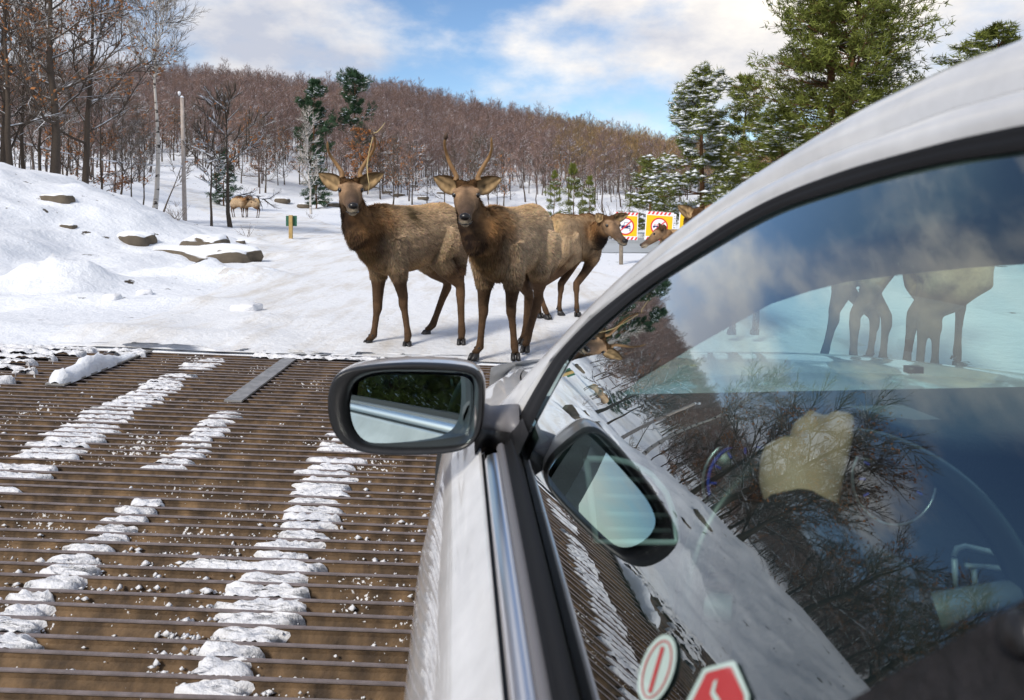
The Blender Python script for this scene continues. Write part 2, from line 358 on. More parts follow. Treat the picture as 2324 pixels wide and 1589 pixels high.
va[:, 2] = ground(va[:, 0], va[:, 1])+0.010+0.012*(1-sm(0.85, 1.0, edge))-0.03*sm(0.9, 1.0, edge)
tag(part('road', va, npv(f).astype(np.int32), M_ROAD, smooth=True), kind='structure')
# the pond on the right
M_WATER = mat('cold_water', (0.16, 0.19, 0.21), 0.12, spec=0.5, noise=0.25, nscale=0.4, bump=0.03, bscale=1.5)
M_ICE = mat('grey_ice', (0.46, 0.49, 0.52), 0.45, noise=0.2, nscale=0.3)
tag(part('pond', [(0.8, 16, -0.5), (70, 16, -0.5), (70, 40, -0.5), (0.8, 40, -0.5)], [(0, 1, 2, 3)], M_WATER), 'dark open water of the pond behind the warning signs', kind='structure')
ice = [(1.6, 25.4, -0.49), (14, 25.2, -0.49), (30, 26, -0.49), (69, 27, -0.49), (69, 39, -0.49), (1.6, 39, -0.49)]
tag(part('pond_ice', ice, [tuple(range(6))], M_ICE), 'pale grey ice covering the far side of the pond', kind='structure')
# ------------------------------------------------------------------ rock outcrop and stones
def rock(name, c, sz, seed, label, cat='rock', parent=None, rot=0, res=3, rough=0.42):
    bm = bmesh.new(); bmesh.ops.create_icosphere(bm, subdivisions=res, radius=1)
    co = npv([v.co[:] for v in bm.verts])
    co = np.sign(co)*np.abs(co)**0.62
    n = fbm(co[:, 0]*1.7+seed*7.1, co[:, 1]*1.7+co[:, 2]*0.7, seed, 5)*rough*1.6
    co = co*(1+n[:, None])*npv(sz)
    cr_, sr = math.cos(rot), math.sin(rot)
    co = np.stack([co[:, 0]*cr_-co[:, 1]*sr, co[:, 0]*sr+co[:, 1]*cr_, co[:, 2]], -1)
    f = [[v.index for v in q.verts] for q in bm.faces]; bm.free()
    o = part(name, co, npv(f).astype(np.int32), M_ROCK, parent, False); o.location = c
    if label: tag(o, label, cat)
    return o
def onground(px, py):                      # where the ray through a pixel meets the ground
    d = np.concatenate([np.arange(2, 40, 0.05), np.arange(40, 300, 0.5)])
    x = (px-CX)/F*d; z = HC-(py-HY)/F*d; g = ground(x, d)
    k = int(np.argmax(z < g)); return Vector((x[k], d[k], g[k]))
p = onground(400, 588); rock('rock_outcrop', (p.x+0.1, p.y+0.80, p.z-0.03), (1.35, 0.60, 0.27), 4, 'long brown rock face showing under the snow of the left bank', rot=-0.22, res=4)
p = onground(275, 545); rock('rock_outcrop', (p.x, p.y+0.3, p.z-0.06), (0.55, 0.35, 0.2), 5, 'short dark rock at the upper end of the long rock face', rot=-0.3, res=4)
p = onground(452, 580); rock('rock_outcrop', (p.x, p.y+0.4, p.z+0.08), (0.42, 0.42, 0.33), 6, 'mossy brown rock at the road end of the long rock face', res=4)
p = onground(505, 580); rock('stone', (p.x, p.y+0.2, p.z+0.02), (0.3, 0.22, 0.14), 8, 'small snow capped stone beside the mossy rock end', res=3)
p = onground(125, 455); rock('stone', (p.x, p.y+0.1, p.z+0.0), (0.34, 0.2, 0.13), 9, 'dark stone poking through snow high on the left bank', res=3)
p = onground(150, 518); rock('stone', (p.x, p.y+0.1, p.z+0.0), (0.16, 0.12, 0.08), 10, 'small dark stone half way up the left bank', res=3)
p = onground(545, 552); rock('stone', (p.x, p.y, p.z), (0.12, 0.1, 0.08), 12, 'lone dark stone on snow left of the bend in the road', res=2)
# snow lumps broken off the ploughed heap
for (px, py, s, lab) in ((254, 681, 0.10, 'fist sized snow lump in front of the big ploughed heap'), (560, 707, 0.15, 'low pile of snow lying alone on the packed road'), (330, 668, 0.1, 'small crumb of snow right of the ploughed heap')):
    p = onground(px, py); o = rock('snow_lump', (p.x, p.y, p.z+s*0.2), (s, s*0.8, s*0.45), int(px), None, res=3, rough=0.6)
    o.data.materials.clear(); o.data.materials.append(M_GRIT); tag(o, lab, 'snow lump')
# ------------------------------------------------------------------ the cattle grid
def bz(x): return -0.037*(x+0.8)
M_BAR = mat('rusty_bar', (0.185, 0.115, 0.058), 0.8, noise=0.6, nscale=9, col2=(0.062, 0.038, 0.021), bump=0.22, bscale=130)
def frost(m):                              # flecks of blown snow sticking to the rust
    t = m.node_tree; b = t.nodes['Principled BSDF']; src = b.inputs['Base Color'].links[0].from_socket; g = N(t, 'ShaderNodeNewGeometry')
    a1 = N(t, 'ShaderNodeTexNoise'); a1.inputs['Scale'].default_value = 75; a1.inputs['Detail'].default_value = 4; t.links.new(g.outputs['Position'], a1.inputs['Vector'])
    a2 = N(t, 'ShaderNodeTexNoise'); a2.inputs['Scale'].default_value = 2.2; a2.inputs['Detail'].default_value = 3; t.links.new(g.outputs['Position'], a2.inputs['Vector'])
    s = math_node(t, 'ADD', a1.outputs[0], math_node(t, 'MULTIPLY', a2.outputs[0], 0.9)); mr = N(t, 'ShaderNodeMapRange'); mr.inputs[1].default_value = 1.165; mr.inputs[2].default_value = 1.19; t.links.new(s, mr.inputs[0])
    # dark weeping stains of rust down the faces
    mp_ = N(t, 'ShaderNodeMapping'); mp_.inputs['Scale'].default_value = (9, 9, 1.2); t.links.new(g.outputs['Position'], mp_.inputs[0]); a3 = N(t, 'ShaderNodeTexNoise'); a3.inputs['Scale'].default_value = 1.6; a3.inputs['Detail'].default_value = 6; t.links.new(mp_.outputs[0], a3.inputs['Vector'])
    m3 = N(t, 'ShaderNodeMapRange'); m3.inputs[1].default_value = 0.35; m3.inputs[2].default_value = 0.68; m3.inputs[3].default_value = 0.45; m3.inputs[4].default_value = 1.35; t.links.new(a3.outputs[0], m3.inputs[0])
    x = N(t, 'ShaderNodeMix', data_type='RGBA', blend_type='MULTIPLY'); x.inputs[0].default_value = 1; t.links.new(src, x.inputs[6]); t.links.new(m3.outputs[0], x.inputs[7])
    y = N(t, 'ShaderNodeMix', data_type='RGBA'); t.links.new(mr.outputs[0], y.inputs[0]); t.links.new(x.outputs[2], y.inputs[6]); y.inputs[7].default_value = (0.8, 0.8, 0.82, 1); t.links.new(y.outputs[2], b.inputs['Base Color'])
frost(M_BAR)
M_BARTOP = mat('worn_bar_top', (0.20, 0.165, 0.16), 0.6, metal=0.0, noise=0.3, nscale=20)
M_STEEL = mat('galvanised_strap', (0.36, 0.35, 0.34), 0.5, metal=0.5, noise=0.35, nscale=15)
M_PIT = mat('pit_soil', (0.05, 0.035, 0.02), 0.95, noise=0.4, nscale=5)
grid = thing('cattle_grid', (0, 0, 0), 'rusty steel cattle grid with closely spaced bars crossing the road', 'cattle grid')
X0, X1, SP = -6.2, 4.1, 0.0815
rnd = random.Random(5)
def bar_mesh(seed):
    r = random.Random(seed); segs = 14; prof = [(-0.0065, 0.0, 1), (0.0065, 0.0, 1), (0.0065, -0.004, 1), (0.0015, -0.009, 0), (0.0030, -0.022, 0), (0.0160, -0.044, 0), (0.0220, -0.056, 0), (0.0060, -0.13, 0), (-0.0060, -0.13, 0), (-0.0220, -0.056, 0), (-0.0160, -0.044, 0), (-0.0030, -0.022, 0), (-0.0015, -0.009, 0), (-0.0065, -0.004, 1)]
    rings = []
    ph = r.random()*6
    for i in range(segs+1):
        x = X0+(X1-X0)*i/segs; wy = 0.003*math.sin(x*1.3+ph)+0.0015*r.uniform(-1, 1); wz = 0.0025*math.sin(x*0.9+ph*2)
        rings.append([(x, yy+wy, zz_+wz+bz(x)) for yy, zz_, _ in prof])
    v, f = loft(rings)
    k = len(prof); mi = [1 if (q % k) in (0, 1, k-1) else 0 for q in range(segs*k)]+[0, 0]
    return mesh('bar', v, f, midx=mi, mats=(M_BAR, M_BARTOP))
bars = [bar_mesh(i) for i in range(5)]
ybar = []
for i in range(61):
    y = 5.93-SP*i; ybar.append(y)
    o = obj('bar', bars[(i*3+i//5) % 5], grid); o.location = (0, y, rnd.uniform(-0.002, 0.002))
mb = MB()
M3 = Matrix.Rotation(math.atan(0.037), 3, 'Y')
for x in (-4.6, -3.0, -2.05, -1.15, -0.2, 1.0, 2.2, 3.4):
    o = MB().box((x, 3.3, bz(x)-0.20), (0.12, 5.5, 0.14), M3).build('support_beam', M_BAR, grid)
MB().box((-1.05, 5.948, -0.025-0.16), (10.3, 0.012, 0.30), M3).build('kerb_plate', M_BAR, grid)
MB().box((-1.05, 2.2, -0.62), (10.4, 7.4, 0.02), M3).build('pit_floor', M_PIT, grid)
def on_grid(px, py, dz=0.0):
    d = 4.0
    for _ in range(12):
        x = (px-CX)/F*d; d = F*(HC-bz(x)-dz)/(py-HY)
    return Vector(((px-CX)/F*d, d, bz((px-CX)/F*d)+dz))
def strap(pa, pb, wd, lab):
    a, b = on_grid(*pa), on_grid(*pb); t = (b-a); l = t.length; t.normalize(); s = Vector((t.y, -t.x, 0.037*-t.y)); up = Vector((0.037, 0, 1))
    mbs = MB(); rows_ = []
    for q in (a, b): rows_.append([q-s*wd/2+up*0.003, q+s*wd/2+up*0.003, q+s*wd/2+up*0.015, q-s*wd/2+up*0.015])
    v, f = loft(rows_); o = part('strap', v, f, M_STEEL, grid); o['label'] = lab
    return a, b, s
sa = strap((124, 876), (330, 797), 0.13, 'flat steel strap almost buried under a snow ridge')
sb = strap((528, 914), (660, 815), 0.11, 'bare flat steel strap dusted with snow')
# snow packed between the bars
def clump_mesh(lx, seed, hh=0.02, wid=1.06):
    nxx, nyy = max(10, int(lx/0.012)), 7; v = []; r = random.Random(seed)
    wob0 = [r.uniform(-1, 1) for _ in range(nyy+1)]; wob1 = [r.uniform(-1, 1) for _ in range(nyy+1)]
    for j in range(nyy+1):
        for i in range(nxx+1):
            a, b = i/nxx, j/nyy
            x0 = -lx/2+0.045*wob0[j]; x1 = lx/2+0.045*wob1[j]
            e = min(a, 1-a)*lx; eb = min(1, e/0.03)
            x = x0+(x1-x0)*a; y = (b-0.5)*(SP-0.013)*wid
            z = -0.055+(0.053+hh*(0.3+1.2*float(vnoise(x*22+seed, y*30, seed))))*math.sqrt(max(0.0, 1-(1-eb)**2))*(0.92+0.08*math.sin(b*math.pi))
            z += 0.016*(float(vnoise(x*60+seed*3, y*60, seed+4))-0.5)+0.006*(float(vnoise(x*130+seed, y*130, seed+9))-0.5)
            y += 0.004*(float(vnoise(x*50, seed+b*3, seed+2))-0.5)
            v.append((x, y, z))
    f = [(j*(nxx+1)+i, j*(nxx+1)+i+1, (j+1)*(nxx+1)+i+1, (j+1)*(nxx+1)+i) for j in range(nyy) for i in range(nxx)]
    return mesh('clump', v, f, smooth=True, mats=(M_GRIT,))
def strip_of_snow(path, label, seed, skip=0.06, deep=0.0):
    """path: (px, py, width px) along the strip, seen from above the grid"""
    pts = [(on_grid(a, b, -0.02), wpx) for a, b, wpx in path]
    st = thing('snow_strip', pts[0][0], label, 'snow strip', 'strips of packed snow on the cattle grid'); base = pts[0][0]
    r = random.Random(seed); yl = [p_.y for p_, _ in pts]
    order = np.argsort(yl); yv = [yl[k] for k in order]; xv = [pts[k][0].x for k in order]; wv = [pts[k][1]/F*pts[k][0].y for k in order]
    for i in range(len(ybar)-1):
        y = (ybar[i]+ybar[i+1])/2
        if y < min(yl) or y > max(yl) or r.random() < skip: continue
        x = float(np.interp(y, yv, xv))+r.uniform(-0.02, 0.02); ww = float(np.interp(y, yv, wv))*r.uniform(0.80, 1.08)
        o = obj('clump', clump_mesh(ww, seed*100+i, r.uniform(0.0, 0.011)), st)
        o.location = (x-base.x, y-base.y, bz(x)-base.z-0.002-deep)
        o.rotation_euler = (0, math.atan(0.037), 0)
strip_of_snow([(-60, 1135, 190), (150, 1010, 150), (262, 935, 110), (345, 893, 85), (430, 845, 72), (490, 815, 60)], 'long snow strip left of the twin straps, reaching the far edge', 2)
strip_of_snow([(-20, 1490, 170), (60, 1385, 105), (200, 1260, 92), (270, 1200, 80), (352, 1135, 84)], 'snow strip in the near left corner of the grid', 3)
strip_of_snow([(352, 1085, 80), (425, 1035, 76), (475, 975, 70), (535, 938, 48)], 'short snow strip just below the bare flat strap', 4)
strip_of_snow([(470, 1600, 150), (545, 1480, 150), (605, 1375, 165), (650, 1270, 130), (715, 1175, 120), (735, 1090, 120), (775, 1040, 110), (800, 985, 100)], 'broad snow strip running from under the wing mirror to the bottom edge', 5, skip=0.02)
strip_of_snow([(555, 1310, 330), (575, 1290, 330)], 'wide smear of snow crossing the broad strip near the car', 6, skip=0)
def bar_snow(rows_, label, seed):
    st = thing('snow_strip', on_grid(rows_[0][0], rows_[0][2], 0), label, 'snow strip', 'strips of packed snow on the cattle grid'); base = st.location.copy(); r = random.Random(seed)
    for a, b, y in rows_:
        pa, pb = on_grid(a, y, 0), on_grid(b, y, 0)
        k = min(range(len(ybar)-1), key=lambda q: abs((ybar[q]+ybar[q+1])/2-(pa.y+pb.y)/2)); yy = (ybar[k]+ybar[k+1])/2
        xc = (pa.x+pb.x)/2; o = obj('clump', clump_mesh(abs(pb.x-pa.x), seed+k, 0.03, 1.3), st)
        o.location = (xc-base.x, yy-base.y, bz(xc)-base.z+0.004); o.rotation_euler = (0, math.atan(0.037), 0)
bar_snow([(-40, 235, 791), (-40, 110, 798), (-60, 190, 806), (-60, 130, 815), (-60, 90, 824), (270, 330, 806), (250, 325, 800), (-40, 60, 838), (30, 75, 850), (-30, 25, 868), (570, 870, 818)], 'thin snow lines lying along the farthest left bars', 31)
# the ridge of snow on the left strap
a, b, s = sa; t = (b-a).normalized(); rings = []
for i in range(26):
    q = i/25; c = a.lerp(b, q*0.96+0.0); hh = 0.070*(1-sm(0.35, 0.75, q))+0.022; hh = float(hh)*(0.85+0.5*float(vnoise(q*9, 1, 3))); ww = 0.058*(1 if q < 0.6 else 0.8)
    if i == 0: hh, ww = 0.02, 0.03
    if i == 25: hh, ww = 0.006, 0.03
    rings.append([c+s*(ww*math.cos(th)*(1+0.25*hash2(i, k, 2)))+Vector((0, 0, 0.006+hh*max(0, math.sin(th))*(0.9+0.25*hash2(i, k, 5)))) for k, th in enumerate(np.linspace(-0.15, math.pi+0.15, 9))])
v, f = strip(rings); tag(part('snow_ridge', v, f, M_CLEAN, smooth=True), 'rounded ridge of snow lying on the left steel strap', 'snow ridge')
# crumbs
r = np.random.RandomState(8); nC = 11000
octv = npv([(1, 0, 0), (-1, 0, 0), (0, 1, 0), (0, -1, 0), (0, 0, 0.7), (0, 0, -0.4)]); octf = np.array([(0, 2, 4), (2, 1, 4), (1, 3, 4), (3, 0, 4), (2, 0, 5), (1, 2, 5), (3, 1, 5), (0, 3, 5)])
cx_ = []; kk = 0
while len(cx_) < nC and kk < 120000:
    kk += 1; x = r.uniform(-3.0, 0.1); k = min(len(ybar)-1, 1+int((len(ybar)-1)*r.rand()**0.7)); y = ybar[k]+r.uniform(0.012, SP-0.012)
    if y < 1.4: continue
    dens = 0.02+1.15*max(0.0, float(vnoise(x*3.2, y*3.2, 44))-0.5)*(2.2 if y < 3.0 else 0.6)
    if r.rand() < dens*2.6: cx_.append((x, y, bz(x)-0.012-0.03*r.rand(), (0.0022+0.010*r.rand()**3)*(1.25 if y < 2.8 else 1)))
cx_ = npv(cx_); V = (octv[None]*(cx_[:, 3][:, None, None]*r.uniform(0.6, 1.5, (len(cx_), 1, 3)))*r.uniform(0.7, 1.3, (len(cx_), 6, 1)))+cx_[:, None, :3]
Fq = (octf[None]+(np.arange(len(cx_))*6)[:, None, None]).reshape(-1, 3)
tag(part('snow_crumbs', V.reshape(-1, 3), Fq, M_GRIT), 'crumbs of snow scattered between the grid bars', kind='stuff')
# ------------------------------------------------------------------ elk
M_COAT = mat('elk_coat', (0.25, 0.17, 0.1), 0.85, spec=0.15, vc=True, noise=0.28, nscale=16, bump=0.35, bscale=90)
M_FUR = mat('elk_fur', (0.25, 0.17, 0.1), 0.8, spec=0.15, vc=True)
M_HOOF = mat('hoof', (0.022, 0.020, 0.020), 0.45, noise=0.3, nscale=30)
M_EYE = mat('eye', (0.012, 0.008, 0.006), 0.08, coat=0.6)
M_NOSE = mat('wet_nose', (0.012, 0.010, 0.010), 0.3)
M_ANTLER = mat('antler', (0.33, 0.19, 0.075), 0.6, noise=0.35, nscale=14, col2=(0.20, 0.10, 0.035))
M_ANTLERTIP = mat('antler_tip', (0.07, 0.04, 0.022), 0.7, noise=0.3)
M_EAR = mat('ear', (0.25, 0.17, 0.1), 0.85, spec=0.15, vc=True)
M_STRAW = mat('straw', (0.55, 0.42, 0.2), 0.7)
C_BODY = npv((0.45, 0.325, 0.205)); C_BACK = npv((0.48, 0.31, 0.16)); C_BELLY = npv((0.27, 0.155, 0.065)); C_MANE = npv((0.016, 0.009, 0.006)); C_NECK = npv((0.24, 0.122, 0.048))
C_LEG = npv((0.10, 0.058, 0.032)); C_RUMP = npv((0.50, 0.34, 0.17)); C_FACE = npv((0.140, 0.092, 0.062)); C_CHEEK = npv((0.20, 0.125, 0.072)); C_MUZ = npv((0.085, 0.055, 0.040)); C_TUFT = npv((0.10, 0.052, 0.022)); C_CHIN = npv((0.50, 0.42, 0.30))
# s, z, half height, half width of the trunk of a 1.28 m elk
TRUNK = [(-0.03, 1.02, 0.05, 0.05), (0.0, 1.02, 0.16, 0.11), (0.07, 1.01, 0.235, 0.165), (0.18, 1.01, 0.27, 0.195), (0.30, 1.0, 0.275, 0.205), (0.45, 0.978, 0.278, 0.212), (0.60, 0.962, 0.29, 0.228), (0.75, 0.955, 0.30, 0.225), (0.88, 0.965, 0.305, 0.205), (1.00, 0.985, 0.275, 0.18), (1.10, 1.01, 0.215, 0.145), (1.17, 1.04, 0.13, 0.095), (1.205, 1.05, 0.04, 0.03)]
HEAD = [(-0.075, 0.0, 0.03, 0.03), (-0.06, 0.0, 0.075, 0.06), (0.0, 0.005, 0.095, 0.083), (0.07, 0.0, 0.10, 0.092), (0.125, -0.012, 0.097, 0.094), (0.19, -0.032, 0.083, 0.074), (0.27, -0.052, 0.068, 0.055), (0.34, -0.066, 0.058, 0.047), (0.40, -0.073, 0.056, 0.050), (0.435, -0.076, 0.048, 0.046), (0.455, -0.076, 0.026, 0.028)]
def smoothmesh(v, f, voxel, it):
    me = mesh('tmp', v, f); o = bpy.data.objects.new('tmp', me); COL.objects.link(o)
    m = o.modifiers.new('r', 'REMESH'); m.mode = 'VOXEL'; m.voxel_size = voxel
    s_ = o.modifiers.new('s', 'SMOOTH'); s_.factor = 0.5; s_.iterations = it
    dg = bpy.context.evaluated_depsgraph_get(); ev = o.evaluated_get(dg)
    out = bpy.data.meshes.new_from_object(ev); bpy.data.objects.remove(o); bpy.data.meshes.remove(me); return out
def elk(name, label, base, fwd, sc_=1.0, group='elk standing on and beside the snowy road', legs=None, head=None, neck=None, antlers=None, eartips=None, voxel=0.012, fur=0, seed=1, mane=1.0, earw=0.064, dark=1.0, spots=()):
    """base: point on the ground below the middle of the trunk; fwd: level direction; legs: {FL,FR,HL,HR: [knee|hock, fetlock, hoof]}"""
    rng = np.random.RandomState(seed)
    fwd = Vector((fwd[0], fwd[1], 0)).normalized(); left = Vector((0, 0, 1)).cross(fwd); up = Vector((0, 0, 1)); base = Vector(base); k = sc_
    root = thing(name, base, label, 'elk', group)
    def T(s, l, z): return base+fwd*((s-0.53)*k)+left*(l*k)+up*(z*k)
    V = []; Fc = []; C = []
    def put(v, f, c):
        o = len(V); V.extend(Vector(p) for p in v); Fc.extend(tuple(i+o for i in q) for q in f); C.extend(c)
    # trunk
    ns = 18; rings = []; cols = []
    for s, z, hh, hw in TRUNK:
        ring = []
        for j in range(ns):
            th = 2*math.pi*j/ns; cz, cl_ = math.cos(th), math.sin(th)
            ring.append(T(s, 0.93*hw*cl_*(1+0.06*max(0, -cz)), z+hh*cz))
            c = C_BODY*(0.92+0.08*math.sin(s*9))
            if cz > 0.55: c = c*(1-(cz-0.55)/0.45)+C_BACK*((cz-0.55)/0.45)
            if cz < -0.45: q = min(1, (-cz-0.45)/0.4); c = c*(1-q)+C_BELLY*q
            if s < 0.10: q = min(1, (0.10-s)/0.12); c = c*(1-q)+C_RUMP*q
            if s > 0.9: q = min(1, (s-0.9)/0.14)*(0.85 if cz < 0.6 else 0.5); c = c*(1-q)+(C_NECK if cz > -0.5 else C_BELLY*0.9)*q
            cols.append(c*dark)
        rings.append(ring)
    v, f = loft(rings); put(v, f, cols)
    # tail
    v, f = tube([T(0.0, 0, 1.14), T(-0.045, 0, 1.08), T(-0.06, 0, 1.0)], [0.035*k, 0.028*k, 0.012*k], 8); put(v, f, [C_RUMP]*len(v))
    # neck and head
    hp, hf, hu = head; hf = Vector(hf).normalized(); hl = Vector(hu).cross(hf).normalized(); hu = hf.cross(hl).normalized(); hk = k
    def Hd(x, l, z): return hp+hf*(x*hk)+hl*(l*hk)+hu*(z*hk)
    n0 = T(0.93, 0, 1.05); n0b = T(1.02, 0, 1.10); n3 = Hd(-0.03, 0, -0.045)
    n1 = Vector(neck[0]) if neck else n0.lerp(n3, 0.42)+fwd*0.05*k-up*0.02*k; n2 = n1.lerp(n3, 0.58)-hf*0.03*k
    pts = [n0, n0b.lerp(n1, 0.35), n1, n2, n3]; rad = [0.205*k, 0.178*k*mane, 0.158*k*mane, 0.134*k*mane, 0.098*k]
    # refine the curve
    pp = []; rr = []
    for i in range(len(pts)-1):
        for q in (0, 0.5):
            a = pts[max(0, i-1)]; b_ = pts[i]; c_ = pts[i+1]; d_ = pts[min(len(pts)-1, i+2)]
            pp.append(0.5*((2*b_)+(-a+c_)*q+(2*a-5*b_+4*c_-d_)*q*q+(-a+3*b_-3*c_+d_)*q*q*q)); rr.append(rad[i]*(1-q)+rad[i+1]*q)
    pp.append(pts[-1]); rr.append(rad[-1])
    fr = frames(pp); rings = []; cols = []
    for i, ((t, a, b_), p_, r_) in enumerate(zip(fr, pp, rr)):
        ring = []; q = i/(len(pp)-1)
        front = (fwd*(1-q)+hf*0.4-up*0.9); front = front-t*front.dot(t); front.normalize(); side = t.cross(front)
        for j in range(14):
            th = 2*math.pi*j/14; ca, sa_ = math.cos(th), math.sin(th)
            ring.append(p_+(front*ca*1.12+side*sa_*0.86)*r_)
            m_ = min(1, max(0, (ca+0.10)/0.35)); c = C_NECK*(1-m_)+C_MANE*m_
            if q > 0.93: c = C_NECK*0.8
            cols.append(c*dark)
        rings.append(ring)
    v, f = loft(rings); put(v, f, cols)
    rings = []; cols = []
    for x, z, hh, hw in HEAD:
        ring = []
        for j in range(14):
            th = 2*math.pi*j/14; cz, cl_ = math.cos(th), math.sin(th)
            sq = 1.0-0.10*abs(math.sin(2*th)) if x > 0.3 else 1.0
            ring.append(Hd(x, hw*cl_*sq, z+hh*cz*sq))
            c = C_FACE.copy()
            if cz < 0.2 and x < 0.3: c = C_CHEEK
            if x > 0.28: q = min(1, (x-0.28)/0.1); c = c*(1-q)+C_MUZ*q
            if x > 0.36 and cz < -0.62: c = C_CHIN
            if 0.1 < x < 0.32 and cz > 0.8: c = C_FACE*0.72
            if x < 0.085 and cz > 0.3: c = C_TUFT
            if 0.05 < x < 0.2 and abs(cl_) > 0.75 and -0.3 < cz < 0.65: c = C_CHEEK*1.55
            cols.append(c)
        rings.append(ring)
    v, f = loft(rings); put(v, f, cols)
    # brow, cheekbones, jaw
    def blob(c, r3, col, fr3=(hf, hl, hu)):
        bm = bmesh.new(); bmesh.ops.create_icosphere(bm, subdivisions=2, radius=1)
        vv = [c+fr3[0]*(q.co.x*r3[0]*k)+fr3[1]*(q.co.y*r3[1]*k)+fr3[2]*(q.co.z*r3[2]*k) for q in bm.verts]; ff = [[w_.index for w_ in q.verts] for q in bm.faces]; bm.free()
        put(vv, ff, [col]*len(vv))
    for sg in (1, -1):
        blob(Hd(0.105, 0.078*sg, 0.055), (0.05, 0.026, 0.020), C_CHEEK*1.7)
        blob(Hd(0.10, 0.058*sg, -0.055), (0.075, 0.03, 0.045), C_CHEEK)
        blob(Hd(0.0, 0.052*sg, 0.088), (0.036, 0.030, 0.035), C_TUFT)
    blob(Hd(0.385, 0, -0.118), (0.045, 0.034, 0.020), C_CHIN)
    blob(Hd(0.02, 0, 0.085), (0.055, 0.05, 0.022), C_TUFT)
    # legs
    def limb(pts_, rad_, cols_):
        v_, f_ = tube(pts_, [r_*k for r_ in rad_], 10); cc = []
        for c_ in cols_: cc += [c_*dark]*10
        put(v_, f_, cc)
    LEGS = dict(legs or {})
    for key in ('FL', 'FR', 'HL', 'HR'):
        sg = 1 if key[1] == 'L' else -1; front_ = key[0] == 'F'
        if key not in LEGS:
            j = rng.uniform(-0.05, 0.05)
            LEGS[key] = [T(0.85+j, 0.125*sg, 0.42), T(0.84+j*1.6, 0.12*sg, 0.13), T(0.87+j*1.6, 0.12*sg, 0.0)] if front_ else [T(0.03+j, 0.115*sg, 0.50), T(0.09+j*1.6, 0.11*sg, 0.13), T(0.12+j*1.6, 0.11*sg, 0.0)]
        kn, fe, ho = [Vector(q) for q in LEGS[key]]
        toe = ho-fe; toe.z = 0; toe = toe.normalized() if toe.length > 0.01 else fwd
        hoof_c = ho+up*0.05*k
        if front_:
            sh = T(0.90, 0.105*sg, 0.98); el = T(0.84, 0.125*sg, 0.70)
            m1 = el.lerp(kn, 0.5); m2 = kn.lerp(fe, 0.3); m3 = kn.lerp(fe, 0.75)
            limb([sh, sh.lerp(el, 0.5), el, m1, kn+up*0.04*k, kn-up*0.03*k, m2, m3, fe, fe.lerp(hoof_c, 0.6), hoof_c], [0.12, 0.115, 0.088, 0.056, 0.046, 0.043, 0.032, 0.029, 0.036, 0.030, 0.034],
                 [C_BODY, C_BODY*0.8, C_BODY*0.35+C_LEG*0.6, C_LEG*0.85, C_LEG, C_LEG, C_LEG*1.05, C_LEG*1.05, C_LEG*0.8, C_LEG*0.75, C_LEG*0.6])
        else:
            hi = T(0.19, 0.105*sg, 1.0); st = T(0.34, 0.12*sg, 0.74); bk = T(0.10, 0.11*sg, 0.82)
            m1 = st.lerp(kn, 0.45)+(T(0.1, 0, 0)-T(0.13, 0, 0)); m2 = kn.lerp(fe, 0.35)
            limb([hi, hi.lerp(st, 0.55), st+up*0.02*k, m1, kn+up*0.05*k, kn-up*0.02*k, m2, kn.lerp(fe, 0.75), fe, fe.lerp(hoof_c, 0.6), hoof_c], [0.16, 0.155, 0.115, 0.075, 0.047, 0.046, 0.036, 0.032, 0.038, 0.031, 0.035],
                 [C_BODY, C_BODY*0.95, C_BODY*0.75, C_LEG*1.2, C_LEG*1.1, C_LEG*1.2, C_LEG*1.1, C_LEG, C_LEG*0.75, C_LEG*0.7, C_LEG*0.6])
            limb([T(0.13, 0.10*sg, 1.0), bk, bk.lerp(kn, 0.55), kn+up*0.06*k], [0.13, 0.115, 0.06, 0.035], [C_BODY, C_BODY*0.85, C_LEG*1.3, C_LEG])
        # hoof: two toes
        side = Vector((-toe.y, toe.x, 0)); hb = MB()
        for q in (1, -1):
            c0 = ho+side*(0.021*q*k)
            def rg(z, l, w_, o_): return [c0+toe*((o_+l*math.cos(a_))*k)+side*(w_*math.sin(a_)*k)+up*(z*k) for a_ in np.linspace(0, 2*math.pi, 9)[:-1]]
            hb.add(*loft([rg(0.004, 0.048, 0.021, 0.012), rg(0.03, 0.042, 0.020, 0.004), rg(0.058, 0.030, 0.017, -0.006)]))
            hb.tube([ho-toe*(0.03*k)+side*(0.018*q*k)+up*(0.10*k), ho-toe*(0.05*k)+side*(0.02*q*k)+up*(0.075*k)], [0.012*k, 0.006*k], 6)
        hb.build('hoof', M_HOOF, root, True).location = -base
    # one skin
    sk = smoothmesh(V, Fc, voxel*k, 5 if voxel < 0.02 else 3)
    n = len(sk.vertices); co = np.empty(n*3, np.float32); sk.vertices.foreach_get('co', co); co = co.reshape(-1, 3)
    kd = kdtree.KDTree(len(V))
    for i, p_ in enumerate(V): kd.insert(p_, i)
    kd.balance(); Cn = npv(C); col = np.zeros((n, 3))
    for i in range(n):
        tot = 0; acc = np.zeros(3)
        for (_, j, d_) in kd.find_n(co[i], 9):
            w_ = 1/(d_*d_+6e-4); acc += Cn[j]*w_; tot += w_
        col[i] = acc/tot
    for (sp, rad_, sc_col) in spots:
        d2 = ((co-npv(sp))**2).sum(1); w_ = np.exp(-d2/rad_**2)[:, None]; w_ = w_*(0.5+1.1*(vnoise(co[:, 0]*40+co[:, 2]*9, co[:, 1]*40+co[:, 2]*40, 3)[:, None])); w_ = np.clip(w_, 0, 1); col = col*(1-w_)+npv(sc_col)*w_
    a = sk.color_attributes.new('Col', 'FLOAT_COLOR', 'POINT'); c4 = np.ones((n, 4), np.float32); c4[:, :3] = col; a.data.foreach_set('color', c4.ravel())
